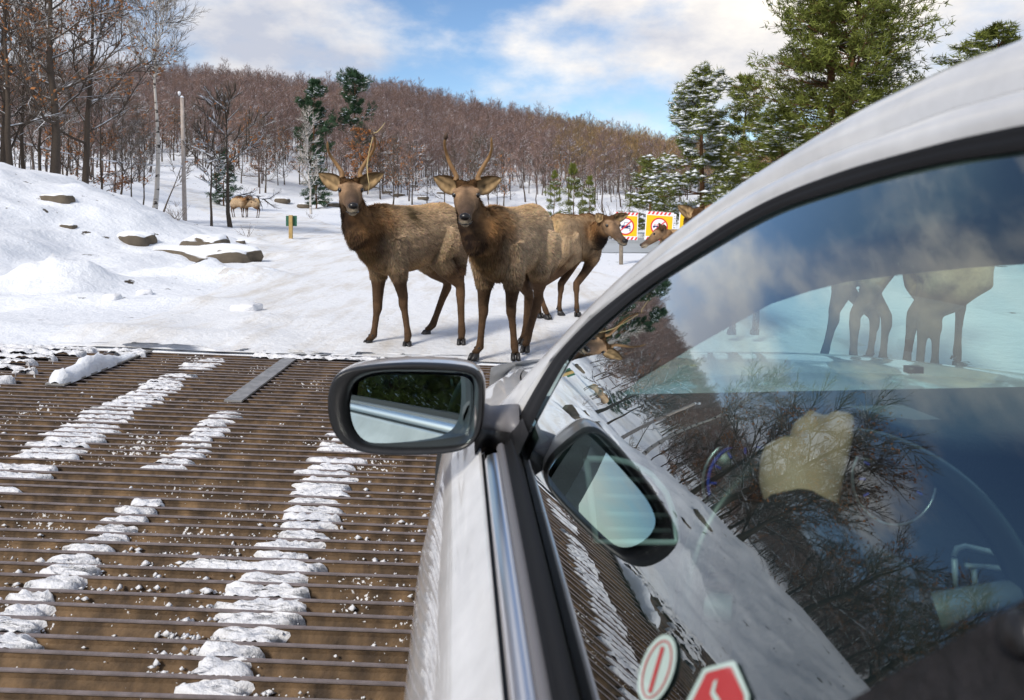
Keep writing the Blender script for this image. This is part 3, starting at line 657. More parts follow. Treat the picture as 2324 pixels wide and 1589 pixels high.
    sk.materials.clear(); sk.materials.append(M_COAT); sk.polygons.foreach_set('use_smooth', np.ones(len(sk.polygons), bool)); sk.name = 'body'
    ob = obj('body', sk, root); ob.location = -base
    def child(o): o.location = -base; return o
    # face
    for sg in (1, -1):
        bm = bmesh.new(); bmesh.ops.create_uvsphere(bm, u_segments=12, v_segments=8, radius=0.022*k)
        vv = [Hd(0.128, 0.083*sg, 0.030)+q.co for q in bm.verts]; ff = [[w_.index for w_ in q.verts] for q in bm.faces]; bm.free()
        child(part('eye', vv, ff, M_EYE, root, True))
        # ear: a cupped leaf
        tip = Vector(eartips[0 if sg > 0 else 1]) if eartips else Hd(-0.05, 0.27*sg, 0.10)
        eb = Hd(-0.015, 0.083*sg, 0.045); ax = tip-eb; ln = ax.length; ax.normalize(); wv = hu*0.72-hl*sg*0.5-hf*0.1; wv = (wv-ax*wv.dot(ax)).normalized(); fn = ax.cross(wv)
        if fn.dot(hf) < 0: fn = -fn
        rows_ = []; cc = []; rowsb = []
        for i in range(10):
            q = i/9; wd = earw*k*(math.sin(math.pi*min(1, 0.16+0.84*q)**0.75)**0.75 if q < 1 else 0.0)*(1.0 if q < 0.99 else 0.1); row = []; rb = []
            for j in range(7):
                b_ = j/6*2-1; dep = 0.55*wd*(1-b_*b_)
                row.append(eb+ax*(ln*q)+wv*(wd*b_)-fn*dep); rb.append(eb+ax*(ln*q)+wv*(wd*b_*1.08)-fn*(dep+0.010*k))
                c = npv((0.13, 0.085, 0.045)) if abs(b_) > 0.9 else npv((0.40, 0.27, 0.14))*(0.35+1.0*float(vnoise(q*9+seed, b_*3.5, 5)))*(0.45 if abs(b_) < 0.25 and q > 0.2 else 1.0)
                cc.append(c*(0.5 if q > 0.93 else 1))
            rows_.append(row); rowsb.append(rb)
        v, f = strip(rows_); v2, f2 = strip(rowsb); nn = len(v); cb = [C_TUFT*1.1 if i_ > 0 else C_TUFT for i_ in range(nn)]
        fl = list(f)+[tuple(i_+nn for i_ in q) for q in f2]
        for i in range(9): fl += [(i*7, (i+1)*7, nn+(i+1)*7, nn+i*7), (i*7+6, (i+1)*7+6, nn+(i+1)*7+6, nn+i*7+6)]
        child(part('ear', v+v2, fl, M_EAR, root, True, npv(cc+cb)))
    nb = MB()
    bm = bmesh.new(); bmesh.ops.create_icosphere(bm, subdivisions=2, radius=1)
    nb.add([Hd(0.435+0.030*q.co.x, 0.040*q.co.y, -0.052+0.029*q.co.z) for q in bm.verts], [[w_.index for w_ in q.verts] for q in bm.faces]); bm.free()
    child(nb.build('nose', M_NOSE, root, True))
    mb2 = MB().tube([Hd(0.36, 0.048, -0.105), Hd(0.43, 0.036, -0.104), Hd(0.452, 0, -0.102), Hd(0.43, -0.036, -0.104), Hd(0.36, -0.048, -0.105)], [0.003, 0.005, 0.006, 0.005, 0.003], 5); child(mb2.build('mouth', M_NOSE, root, True))
    for al in (antlers or ()):
        pts_ = [Vector(q) for q in al]; fine = []
        for i in range(len(pts_)-1):
            for q in (0, 0.33, 0.66):
                a_ = pts_[max(0, i-1)]; b_ = pts_[i]; c_ = pts_[i+1]; d_ = pts_[min(len(pts_)-1, i+2)]
                fine.append(0.5*((2*b_)+(-a_+c_)*q+(2*a_-5*b_+4*c_-d_)*q*q+(-a_+3*b_-3*c_+d_)*q*q*q))
        fine.append(pts_[-1]); m_ = len(fine)
        rad_ = [0.021*(1-0.62*(i/(m_-1)))*(1+0.25*math.exp(-i*0.8))*(0.35 if i == m_-1 else 1) for i in range(m_)]
        an = MB().tube(fine, rad_, 9).build('antler', M_ANTLER, root, True); child(an)
    # fur
    if fur:
        m_ = len(sk.polygons); sk.calc_loop_triangles(); tl = len(sk.loop_triangles)
        ti = np.empty(tl*3, np.int32); sk.loop_triangles.foreach_get('vertices', ti); ti = ti.reshape(-1, 3)
        A, B, Cc = co[ti[:, 0]].astype(float), co[ti[:, 1]].astype(float), co[ti[:, 2]].astype(float)
        nr = np.cross(B-A, Cc-A); ar = np.linalg.norm(nr, axis=1); nr = nr/np.maximum(ar, 1e-12)[:, None]
        view = npv((0, 0, HC))-A; vis = (nr*view).sum(1) > -0.45*np.linalg.norm(view, axis=1); ar = ar*vis
        pick = rng.choice(tl, fur, p=ar/ar.sum()); u_, v_ = rng.rand(fur), rng.rand(fur); sw = u_+v_ > 1; u_[sw] = 1-u_[sw]; v_[sw] = 1-v_[sw]
        Pp = A[pick]+(B-A)[pick]*u_[:, None]+(Cc-A)[pick]*v_[:, None]; nn_ = nr[pick]; cl_ = col[ti[pick, 0]]
        # region lengths
        fw = npv(fwd); hd = npv(hp); dhead = np.linalg.norm(Pp-hd, axis=1); zrel = (Pp[:, 2]-base.z)/k
        sax = ((Pp-npv(base))@fw)/k+0.53
        hface = ((Pp-hd)@npv(hf))/k
        isface = (hface > -0.06) & (dhead < 0.52*k) & (np.linalg.norm(Pp-hd-npv(hf)*0.2*k, axis=1) < 0.30*k)
        lum = cl_.sum(1)
        ln = np.full(fur, 0.034); ln[zrel < 0.62] = 0.013; neckm = (sax > 0.92) & (zrel > 0.72); ln[neckm] = 0.042
        ln[isface] = 0.008; ln[isface & (hface < 0.07)] = 0.020; ln[(zrel > 0.62) & (zrel < 0.75) & ~neckm] = 0.035
        flow = -fw[None]*0.75+npv((0, 0, -0.75))[None]; flow = np.repeat(flow, fur, 0)
        flow[zrel > 1.18] = -fw*1.0+npv((0, 0, -0.1)); flow[neckm] = npv((0, 0, -1.0))-fw*0.25; flow[zrel < 0.62] = npv((0, 0, -1)); flow[isface] = -npv(hf)*1.0
        flow[isface & (hface < 0.07)] = npv(hf)*0.4+npv(hu)*0.1
        flow = flow+rng.normal(0, 0.24, (fur, 3)); flow = flow-nn_*(flow*nn_).sum(1)[:, None]; flow /= np.linalg.norm(flow, axis=1)[:, None]+1e-9
        lift = np.where(neckm, 0.34, 0.20)+rng.uniform(-0.1, 0.15, fur)
        dr = flow+nn_*lift[:, None]; dr /= np.linalg.norm(dr, axis=1)[:, None]; sd_ = np.cross(nn_, dr); sd_ /= np.linalg.norm(sd_, axis=1)[:, None]+1e-9
        ln = ln*rng.uniform(0.6, 1.3, fur)*k; wd = np.clip(ln*0.15, 0.0018, 0.0055)*rng.uniform(0.7, 1.3, fur)
        stx = (Pp@npv(fwd)); stl = Pp@npv(left); clump = vnoise(stx*16+stl*9, Pp[:, 2]*42+stx*10, seed)*0.6+vnoise(stx*5+7, Pp[:, 2]*9+stl*5, seed+1)*0.4
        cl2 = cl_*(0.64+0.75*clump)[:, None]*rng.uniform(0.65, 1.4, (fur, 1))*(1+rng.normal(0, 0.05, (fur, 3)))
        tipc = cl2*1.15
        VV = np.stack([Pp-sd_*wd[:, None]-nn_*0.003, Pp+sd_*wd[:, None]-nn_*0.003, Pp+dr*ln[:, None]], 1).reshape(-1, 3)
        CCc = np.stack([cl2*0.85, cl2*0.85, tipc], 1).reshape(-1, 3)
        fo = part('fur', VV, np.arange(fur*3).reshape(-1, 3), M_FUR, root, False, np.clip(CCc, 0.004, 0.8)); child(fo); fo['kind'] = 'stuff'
    return root
def eyehead(px, py, d, f_, u_=(0, 0, 1), k=1.0):   # head frame from the point midway between the eyes
    f_ = Vector(f_).normalized(); u_ = Vector(u_); l_ = u_.cross(f_).normalized(); u_ = f_.cross(l_)
    return (P(px, py, d)-f_*0.12*k-u_*0.03*k, f_, u_)
def hoofd(py, z=0.0): return F*(HC-z)/(py-HY)
def legpx(kn, fe, ho):                     # joints from pixels, all on the depth of the hoof (kn, fe may carry a depth offset)
    d = hoofd(ho[1], 0.005)
    return [P(kn[0], kn[1], d+(kn[2] if len(kn) > 2 else 0)), P(fe[0], fe[1], d+(fe[2] if len(fe) > 2 else 0.02)), P(ho[0], ho[1], d)]
# left young bull
pel, sho = P(1002, 540, 6.92), P(872, 545, 6.38); ax = sho-pel; ax.z = 0; mid = pel.lerp(sho, 0.49); mid.z = 0.0
hd = eyehead(796, 431, 5.98, (0.27, -0.95, -0.15))
D = 5.98
elk('elk', 'young bull elk facing the camera with a stalk of straw caught on its antler', mid, ax, 1.0,
    legs={'FR': legpx((857, 694, 0.02), (848, 761, 0.05), (835, 787)), 'FL': legpx((915, 683, 0.03), (926, 761, 0.05), (924, 791)),
          'HR': legpx((1015, 648, 0.12), (982, 738, 0.03), (968, 763)), 'HL': legpx((1045, 660, 0.22), (1048, 754, 0.06), (1047, 784))},
    head=hd, neck=[P(822, 536, 6.12)], mane=0.86,
    antlers=[[P(819, 402, D+.13), P(817, 391, D+.13), P(830, 368, D+.14), P(845, 346, D+.12), P(851, 328, D+.06), P(849, 309, D), P(844, 297, D-.03)], [P(776, 404, D+.13), P(777, 393, D+.13), P(764, 373, D+.14), P(752, 357, D+.12), P(745, 341, D+.07), P(743, 321, D+.02)]],
    eartips=[P(872, 393, D+.17), P(722, 393, D+.17)], fur=64000, seed=3, voxel=0.0115,
    spots=[(P(1003, 575, 6.75), 0.13, (0.05, 0.03, 0.015)), (P(940, 487, 6.35), 0.05, (0.07, 0.045, 0.025)), (P(935, 487, 6.45), 0.09, (0.10, 0.07, 0.035))])
# centre young bull
pel, sho = P(1207, 545, 6.45), P(1128, 550, 5.85); ax = sho-pel; ax.z = 0; mid = pel.lerp(sho, 0.49); mid.z = -0.01
D = 5.42
hd = eyehead(1058, 442, D, (0.03, -0.97, -0.24))
elk('elk', 'young bull elk in the middle whose antler tip carries a dark scrap', mid, ax, 1.0,
    legs={'FR': legpx((1097, 701, 0.03), (1089, 788, 0.05), (1076, 818)), 'FL': legpx((1160, 701, 0.03), (1168, 788, 0.05), (1170, 818)),
          'HR': legpx((1200, 679, 0.10), (1192, 757, 0.03), (1186, 782)), 'HL': legpx((1222, 675, 0.25), (1196, 772, 0.06), (1192, 800))},
    head=hd, neck=[P(1090, 545, 5.52)], mane=0.86,
    antlers=[[P(1086, 410, D+.13), P(1086, 398, D+.13), P(1100, 373, D+.13), P(1111, 355, D+.12), P(1116, 335, D+.07), P(1115, 312, D+.02)], [P(1035, 410, D+.13), P(1035, 398, D+.13), P(1022, 373, D+.13), P(1014, 350, D+.12), P(1009, 328, D+.07), P(1012, 304, D+.02)]],
    eartips=[P(1139, 404, D+.17), P(983, 401, D+.17)], fur=64000, seed=7, voxel=0.0115, dark=1.0)
# cow behind them, looking back over its shoulder
D = 8.15
hd = eyehead(1391, 511, D, (0.36, -0.85, -0.30), k=0.92)
elk('elk', 'cow elk without antlers behind the two bulls, turning its head towards the camera', Vector(((1300-CX)/F*8.5, 8.5, -0.02)), (0.42, 0.62, 0), 0.92,
    legs={'HR': legpx((1222, 660, 0.15), (1238, 704, 0.03), (1243, 725)), 'HL': legpx((1226, 660, 0.15), (1222, 706, 0.03), (1226, 722)),
          'FR': legpx((1308, 652, 0.0), (1309, 700, 0.0), (1311, 719)), 'FL': legpx((1273, 652, 0.0), (1269, 700, 0.0), (1272, 716))},
    head=hd, neck=[P(1352, 541, 8.5)], mane=0.9, eartips=[P(1427, 486, D+.13), P(1352, 484, D+.13)], fur=18000, seed=11, voxel=0.014)
# heads showing above the windscreen pillar, bodies seen dimly through the glass
D = 10.2
elk('elk', 'elk calf before the middle warning sign, head turned away to the left', Vector(((1560-CX)/F*10.5, 10.5, -0.1)), (0.9, 0.4, 0), 0.78,
    head=(P(1503, 527, D), Vector((-0.80, 0.28, -0.40)), Vector((0, 0, 1))), neck=[P(1520, 560, 10.35)], eartips=[P(1494, 506, D-.06), P(1511, 514, D+.14)], fur=5000, seed=15, voxel=0.016, mane=0.9, earw=0.07)
D = 7.4
elk('elk', 'elk mostly hidden behind the windscreen pillar, one big ear showing', Vector(((1650-CX)/F*7.6, 7.6, 0)), (-0.05, 1.0, 0), 1.0,
    head=(P(1580, 497, D), Vector((0.75, -0.55, -0.3)), Vector((0, 0, 1))), neck=[P(1600, 530, 7.6)], eartips=[P(1600, 468, D+.1), P(1538, 466, D-.02)], fur=6000, seed=19, voxel=0.016)
D = 5.9
elk('elk', 'left one of two elk standing beyond the windscreen, only legs clear', Vector(((1945-CX)/F*6.2, 6.2, -0.05)), (0.30, 1.0, 0), 0.98,
    legs={'HL': legpx((1893, 720, 0.05), (1872, 800, 0), (1866, 828)), 'HR': legpx((1940, 730, 0.05), (1936, 810, 0), (1937, 836)), 'FL': legpx((1985, 730, 0), (1975, 805, 0), (1968, 824)), 'FR': legpx((2012, 730, 0), (2003, 812, 0), (1999, 838))},
    head=(Vector((3.3, 6.9, 1.35)), Vector((0.5, 0.8, -0.3)), Vector((0, 0, 1))), seed=23, voxel=0.018)
elk('elk', 'right one of two elk standing beyond the windscreen, with dark legs', Vector(((2140-CX)/F*5.75, 5.75, -0.08)), (0.28, 1.0, 0), 0.98,
    legs={'HL': legpx((2070, 730, 0.05), (2057, 825, 0), (2054, 850)), 'HR': legpx((2095, 735, 0.05), (2087, 835, 0), (2086, 858)), 'FL': legpx((2125, 735, 0), (2121, 830, 0), (2120, 856)), 'FR': legpx((2180, 690, 0), (2172, 800, 0), (2175, 838))},
    head=(Vector((3.9, 6.4, 1.35)), Vector((0.5, 0.8, -0.3)), Vector((0, 0, 1))), seed=27, voxel=0.018)
# two far away on the bend
for (px, py, fx, lab, hdv, sd_) in ((541, 494, (0.9, -0.3, 0), 'far elk on the road bend partly behind a tree trunk', (0.5, -0.3, 0.1), 31), (570, 495, (0.85, 0.25, 0), 'far elk on the road bend with its head over the other one', (-0.9, 0, -0.1), 33)):
    b_ = onground(px, py); fx = Vector(fx)
    if sd_ == 33: fx = Vector((-0.9, 0.1, 0))
    fx.normalize(); hp_ = b_+fx*0.85+Vector((0, 0, 1.45))
    elk('elk', lab, b_, fx, 1.05, head=(hp_, Vector(hdv) if sd_ == 33 else fx-Vector((0, 0, .3)), Vector((0, 0, 1))), seed=sd_, voxel=0.03, group='two elk far down the road')
# straw on the left bull's antler and scraps on the tips
D = 5.98
s_ = MB().tube([P(846, 312, D-.04), P(838, 345, D+.06), P(833, 375, D+.05), P(834, 395, D+.0), P(838, 420, D-.0), P(836, 440, D-.02)], [0.004, 0.005, 0.005, 0.004, 0.003, 0.002], 5)
s_.tube([P(843, 304, D-.04), P(856, 300, D-.03), P(867, 288, D-.01), P(874, 278, D+.02)], [0.003, 0.004, 0.003, 0.002], 5)
tag(s_.build('straw_stalk', M_STRAW, None, True), "bent yellow straw stalk hanging from the left bull's antler", 'straw')
s_ = MB().tube([P(842, 294, D-.03), P(845, 302, D-.035), P(851, 309, D-.03), P(855, 312, D-.03)], [0.003, 0.010, 0.008, 0.002], 6)
tag(s_.build('bark_scrap', M_ANTLERTIP, None, True), 'dark scrap stuck on the antler tip with the straw', 'scrap')
s_ = MB().tube([P(1014, 302, 5.43), P(1012, 308, 5.425), P(1011, 316, 5.44)], [0.006, 0.017, 0.012], 7).tube([P(1008, 314, 5.43), P(1018, 313, 5.43)], [0.005, 0.004], 5)
tag(s_.build('bark_scrap', M_ANTLERTIP, None, True), "dark scrap stuck on the centre bull's antler tip", 'scrap')
# ------------------------------------------------------------------ trees
def cones(P0, P1, r0, r1=None, k=3):       # straight tapered twigs, all in one array
    P0 = npv(P0); P1 = npv(P1); n = len(P0); r0 = np.broadcast_to(npv(r0), (n,)); r1 = r0*0.45 if r1 is None else np.broadcast_to(npv(r1), (n,))
    d = P1-P0; d = d/(np.linalg.norm(d, axis=1)[:, None]+1e-9)
    a = np.cross(d, npv((0.31, 0.17, 0.93))); a /= np.linalg.norm(a, axis=1)[:, None]+1e-9; b = np.cross(d, a)
    vs = []
    for j in range(k):
        th = 2*math.pi*j/k; vs.append(P0+(a*math.cos(th)+b*math.sin(th))*r0[:, None])
    for j in range(k):
        th = 2*math.pi*j/k; vs.append(P1+(a*math.cos(th)+b*math.sin(th))*r1[:, None])
    V = np.stack(vs, 1).reshape(-1, 3); f = []
    for j in range(k):
        j2 = (j+1) % k; f.append((j, j2, k+j2)); f.append((j, k+j2, k+j))
    return V, (npv(f).astype(np.int64)[None]+(np.arange(n)*2*k)[:, None, None]).reshape(-1, 3)
def blades(P0, P1, w, rng):                # single thin triangles
    P0 = npv(P0); P1 = npv(P1); n = len(P0); d = P1-P0; r = rng.normal(0, 1, (n, 3)); s = np.cross(d, r); s /= np.linalg.norm(s, axis=1)[:, None]+1e-9
    s = s*np.broadcast_to(npv(w), (n,))[:, None]/2
    return np.stack([P0-s, P0+s, P1], 1).reshape(-1, 3), np.arange(n*3).reshape(-1, 3)
class AR:
    def __init__(s): s.v = []; s.f = []; s.n = 0
    def add(s, V, Fq):
        Fq = np.asarray(Fq)
        if Fq.shape[1] == 4: Fq = np.concatenate([Fq[:, [0, 1, 2]], Fq[:, [0, 2, 3]]])
        s.v.append(npv(V)); s.f.append(Fq+s.n); s.n += len(V)
    def mesh(s, name, m, smooth=False): return mesh(name, np.concatenate(s.v), np.concatenate(s.f), smooth, mats=(m,))
def spawn(rng, P0, P1, n, ratio, spread, up=0.15, t0=0.25, tip=True):
    P0 = npv(P0); P1 = npv(P1); d = P1-P0; L_ = np.linalg.norm(d, axis=1); dn = d/(L_[:, None]+1e-9); m = len(P0)
    t = t0+(1-t0)*((np.arange(n)[None, :]+rng.rand(m, n))/n)
    if tip: t[:, -1] = 1.0
    base = P0[:, None]+d[:, None]*t[..., None]
    rv = rng.normal(0, 1, (m, n, 3)); rv -= (rv*dn[:, None]).sum(-1, keepdims=True)*dn[:, None]; rv /= np.linalg.norm(rv, axis=-1, keepdims=True)+1e-9
    sp = np.full((1, n, 1), spread)
    if tip: sp[:, -1] = spread*0.4
    nd = dn[:, None]+rv*sp+npv((0, 0, up)); nd /= np.linalg.norm(nd, axis=-1, keepdims=True)
    ln = L_[:, None]*ratio*rng.uniform(0.55, 1.15, (m, n))*(1.15-0.5*t)
    return base.reshape(-1, 3), (base+nd*ln[..., None]).reshape(-1, 3)
def bare_tree(seed, H, r0, crown0=0.35, nlimb=14, limb=0.34, elev=(25, 60), k=5, levels=(5, 4, 4), tr=(0.010, 0.005, 0.003), leaves=0, leafsz=0.09, lean=0.0, droop=0.0, blade=False, leafzone=(0, 1), curl=0.10, fork=0):
    rng = np.random.RandomState(seed); T_ = AR(); C_ = AR(); Lf = None
    n = 9; pts = [Vector((0, 0, -0.6))]; wob = rng.normal(0, 0.012*H, (n, 2)); wob[0] = 0; wob = np.cumsum(wob*0.6, 0)
    for i in range(n):
        q = i/(n-1); pts.append(Vector((wob[i, 0]+lean*H*q, wob[i, 1], H*q*0.96)))
    rad = [r0*1.15]+[r0*(1.12 if i == 0 else 1)*(1-0.90*(i/(n-1))**0.85) for i in range(n)]
    v, f = tube(pts, rad, 8 if k > 4 else 5, False); T_.add([p[:] for p in v], np.array(f))
    pa = npv([p[:] for p in pts[1:]])
    S0, S1, SR = [], [], []
    az = rng.uniform(0, 6.28)
    for i in range(nlimb):
        q = crown0+(0.97-crown0)*((i+rng.uniform(-0.3, 0.3))/max(1, nlimb-1)); q = min(0.97, max(crown0*0.9, q))
        b = npv([np.interp(q*(n-1), range(n), pa[:, c]) for c in range(3)])
        az += 2.4+rng.uniform(-0.5, 0.5); e = R(rng.uniform(*elev))+R(22)*(q-0.5)
        ln = limb*H*(1.12-0.75*((q-crown0)/(1-crown0)))*rng.uniform(0.65, 1.15)
        d = npv((math.cos(az)*math.cos(e), math.sin(az)*math.cos(e), math.sin(e)))
        m = 6 if k > 4 else 4; lp = [b]; dd = d.copy()
        for s in range(m):
            dd = dd+rng.normal(0, curl*1.6, 3)+npv((0, 0, curl*0.7-droop)); dd /= np.linalg.norm(dd); lp.append(lp[-1]+dd*ln/m)
        rb = r0*(1-0.85*q)*rng.uniform(0.32, 0.55); lr = [rb*(1-0.78*s/m) for s in range(m+1)]
        v, f = tube([Vector(p) for p in lp], lr, k, False); T_.add([p[:] for p in v], np.array(f))
        for s in range(1 if k > 4 else 0, m): S0.append(lp[s]); S1.append(lp[s+1]); SR.append(lr[s])
    S0, S1 = npv(S0), npv(S1); scl = ln
    # sub-branches are as long as the limbs allow
    d = S1-S0; L_ = np.linalg.norm(d, axis=1)[:, None]; P0, P1 = spawn(rng, S0, S0+d/L_*np.maximum(L_, 0.07*H*limb/0.34), max(1, levels[0]//2), 1.5, 0.95, 0.25, 0.1)
    T_.add(*cones(P0, P1, tr[0]*1.5, tr[0]*0.8))
    if len(levels) > 1:
        Q0, Q1 = spawn(rng, P0, P1, levels[1], 0.62, 0.75, 0.2)
        C_.add(*(blades(Q0, Q1, tr[1]*2.2, rng) if blade and len(levels) == 2 else cones(Q0, Q1, tr[1], tr[1]*0.5)))
        E = Q1
        if len(levels) > 2:
            W0, W1 = spawn(rng, Q0, Q1, levels[2], 0.6, 0.7, 0.15); C_.add(*(blades(W0, W1, tr[2]*2.2, rng) if blade else cones(W0, W1, tr[2], tr[2]*0.3))); E = W1
    out = [T_, C_]
    lf = None
    if leaves:
        zz_ = (E[:, 2]/H); ok = np.where((zz_ > leafzone[0]) & (zz_ < leafzone[1]))[0]
        cl = vnoise(E[:, 0]*1.1+seed, E[:, 1]*1.1+E[:, 2]*1.3, seed); ok = ok[cl[ok] > 0.42]
        pick = rng.choice(ok, leaves) if len(ok) else np.zeros(0, int); c = E[pick]+rng.normal(0, 0.07, (len(pick), 3))
        a = rng.normal(0, 1, (len(pick), 3)); a /= np.linalg.norm(a, axis=1)[:, None]; b = np.cross(a, rng.normal(0, 1, (len(pick), 3))); b /= np.linalg.norm(b, axis=1)[:, None]; s = leafsz*rng.uniform(0.6, 1.3, (len(pick), 1))
        lf = AR(); V = np.stack([c-a*s, c-b*s*0.5+a*s*0.1, c+a*s, c+b*s*0.5], 1).reshape(-1, 3); lf.add(V, np.arange(len(pick)*4).reshape(-1, 4))
    return T_, C_, lf
def plant(name, tm, loc, label, cat='tree', group=None, rot=0.0, s=1.0, kids=(), lean=None):
    o = obj(name, tm, None, loc); o.rotation_euler = (0 if lean is None else lean[0], 0 if lean is None else lean[1], rot); o.scale = (s, s, s) if not isinstance(s, tuple) else s
    tag(o, label, cat, group)
    for nm, me in kids: obj(nm, me, o)
    return o
def species(*a, bark=None, twig=None, **kw):
    T_, C_, lf = bare_tree(*a, **kw)
    out = [T_.mesh('trunk', bark or M_BARK), [('crown', C_.mesh('crown', twig or M_TWIG))]]
    if lf is not None: out[1].append(('leaves', lf.mesh('leaves', M_LEAF)))
    return out
def foot(px, d): x = (px-CX)/F*d; return Vector((x, d, gz(x, d)))
# --- the tall oaks and maples behind the left bank
BIG = [species(101, 15, 0.25, 0.26, 22, 0.36, (10, 50), levels=(7, 5, 5), tr=(0.018, 0.009, 0.0055), leaves=900, leafsz=0.10, curl=0.13),
       species(102, 14.5, 0.20, 0.30, 20, 0.30, (15, 60), levels=(7, 5, 5), tr=(0.017, 0.009, 0.0055), leaves=1000, leafsz=0.09, leafzone=(0.35, 0.85)),
       species(103, 14, 0.145, 0.34, 18, 0.26, (25, 65), levels=(6, 5, 5), tr=(0.017, 0.009, 0.006)),
       species(104, 11, 0.10, 0.18, 18, 0.28, (5, 45), levels=(6, 5, 4), tr=(0.017, 0.009, 0.006), leaves=900, leafsz=0.08, leafzone=(0.1, 0.6))]
row = [(118, 25, 0, 0.4, 0.72, 'thick dark oak with rusty leaves and long snowy limbs near the left edge'), (185, 27, 1, 1.2, 0.72, 'oak with rusty leaves standing just left of the pale birch'),
       (60, 30, 2, 2.2, 0.68, 'dark bare tree behind the thick oak at the left edge'), (30, 24, 1, 4.0, 0.61, 'slim rusty leaved oak at the very left edge above the bank'), (92, 33, 2, 3.2, 0.65, 'bare tree in the gap left of the thick oak'),
       (150, 36, 3, 0.9, 0.72, 'low branched rusty tree between the thick oak and its neighbour'), (232, 34, 3, 2.7, 0.65, 'young rusty leaved tree right of the second oak'), (272, 38, 2, 5.0, 0.48, 'slender bare tree left of the pale birch'),
       (302, 33, 2, 1.9, 0.31, 'broken topped thin trunk close left of the pale birch'), (325, 39, 2, 3.9, 0.36, 'thin trunk just beside the foot of the pale birch'), (5, 29, 0, 5.5, 0.65, 'big oak cut by the left edge of the picture')]
for px, d, kx, rz, s, lab in row:
    plant('oak_tree' if kx in (0, 1) else 'bare_tree', BIG[kx][0], foot(px, d), lab, 'tree', 'tall trees behind the left bank', rz, s, BIG[kx][1])
# trees up the slope to the left of the car, seen in its window
k_ = 0
for (x, y, kx, s) in ((-19.5, 23, 0, 0.62), (-22, 20.5, 1, 0.66), (-20, 17.5, 2, 0.55), (-24, 24, 0, 0.8), (-25, 20, 1, 0.75), (-23, 15.5, 2, 0.6), (-29, 27, 0, 0.85), (-26, 12, 1, 0.7), (-21, 26, 3, 0.8), (-27, 7, 2, 0.7), (-30, 17, 2, 0.8), (-28, 0, 3, 0.9), (-18.5, 19.5, 3, 0.5), (-19, 14, 3, 0.5)):
    k_ += 1; plant('bare_tree', BIG[kx][0], (x, y, gz(x, y)), 'one of the bare trees up the slope mirrored in the car window', 'tree', 'bare trees on top of the slope left of the car', k_*1.3, s*0.82, BIG[kx][1])
# the tall pale birch
BIR = species(110, 11.3, 0.14, 0.60, 20, 0.24, (18, 50), levels=(6, 5, 4), tr=(0.014, 0.008, 0.005), bark=M_BIRCH, twig=M_FINETWIG)
plant('birch_tree', BIR[0], foot(348, 36), 'tall pale barked birch with a bare crown against the bright cloud', 'tree', None, 0.8, 1.0, BIR[1])
# bare tree with snow on its boughs beside the far elk
SNB = species(120, 5.1, 0.095, 0.24, 13, 0.50, (12, 50), levels=(5, 4, 4), tr=(0.022, 0.013, 0.008), leaves=160, leafsz=0.08, curl=0.16, bark=snowy('snow_loaded_bark', (0.09, 0.07, 0.055), (0.05, 0.04, 0.03), thr=0.22, nz=0.25), twig=M_TWIG)
p = onground(522, 515)
plant('bare_tree', SNB[0], p, 'small crooked tree with snow loaded boughs in front of the far elk', 'tree', None, 2.0, 1.0, SNB[1])
SN2 = species(121, 5.2, 0.055, 0.4, 8, 0.3, (30, 60), levels=(4, 3, 3), tr=(0.016, 0.009, 0.006))
plant('bare_tree', SN2[0], (p.x-0.45, p.y-0.8, p.z), 'thin straight trunk touching the crooked snow loaded tree', 'tree', None, 1.0, 1.0, SN2[1])
# pale aspen near the small spruce
ASP = species(125, 8.8, 0.10, 0.22, 26, 0.20, (25, 60), levels=(5, 4, 4), tr=(0.022, 0.013, 0.008), bark=M_BIRCH, twig=M_PALETWIG)
plant('aspen_tree', ASP[0], onground(706, 486), 'slim white aspen with fine frosted twigs left of the first elk', 'tree', None, 0.3, 1.0, ASP[1])
# orange beech behind the left bull
BEE = species(127, 9, 0.13, 0.12, 22, 0.30, (10, 45), levels=(6, 5, 4), tr=(0.028, 0.016, 0.010), leaves=2400, leafsz=0.13)
plant('beech_tree', BEE[0], foot(818, 96), 'beech that kept its orange leaves behind the left bull', 'tree', None, 0.9, 1.0, BEE[1])
plant('beech_tree', BEE[0], foot(868, 104), 'smaller orange leaved beech between the two bulls', 'tree', None, 3.9, 0.8, BEE[1])
plant('beech_tree', BEE[0], foot(598, 96), 'thin rusty leaved beech right of the crooked snow loaded tree', 'tree', None, 2.3, 0.62, BEE[1])
# leaning sapling and saplings on the far verge
SAP = species(129, 4.5, 0.05, 0.35, 9, 0.3, (30, 60), levels=(4, 3, 3), tr=(0.014, 0.008, 0.005))
plant('sapling', SAP[0], foot(370, 52), 'dark sapling leaning to the right beside the grey pole', 'tree', None, 1.0, 1.25, SAP[1], lean=(0, 0.42))
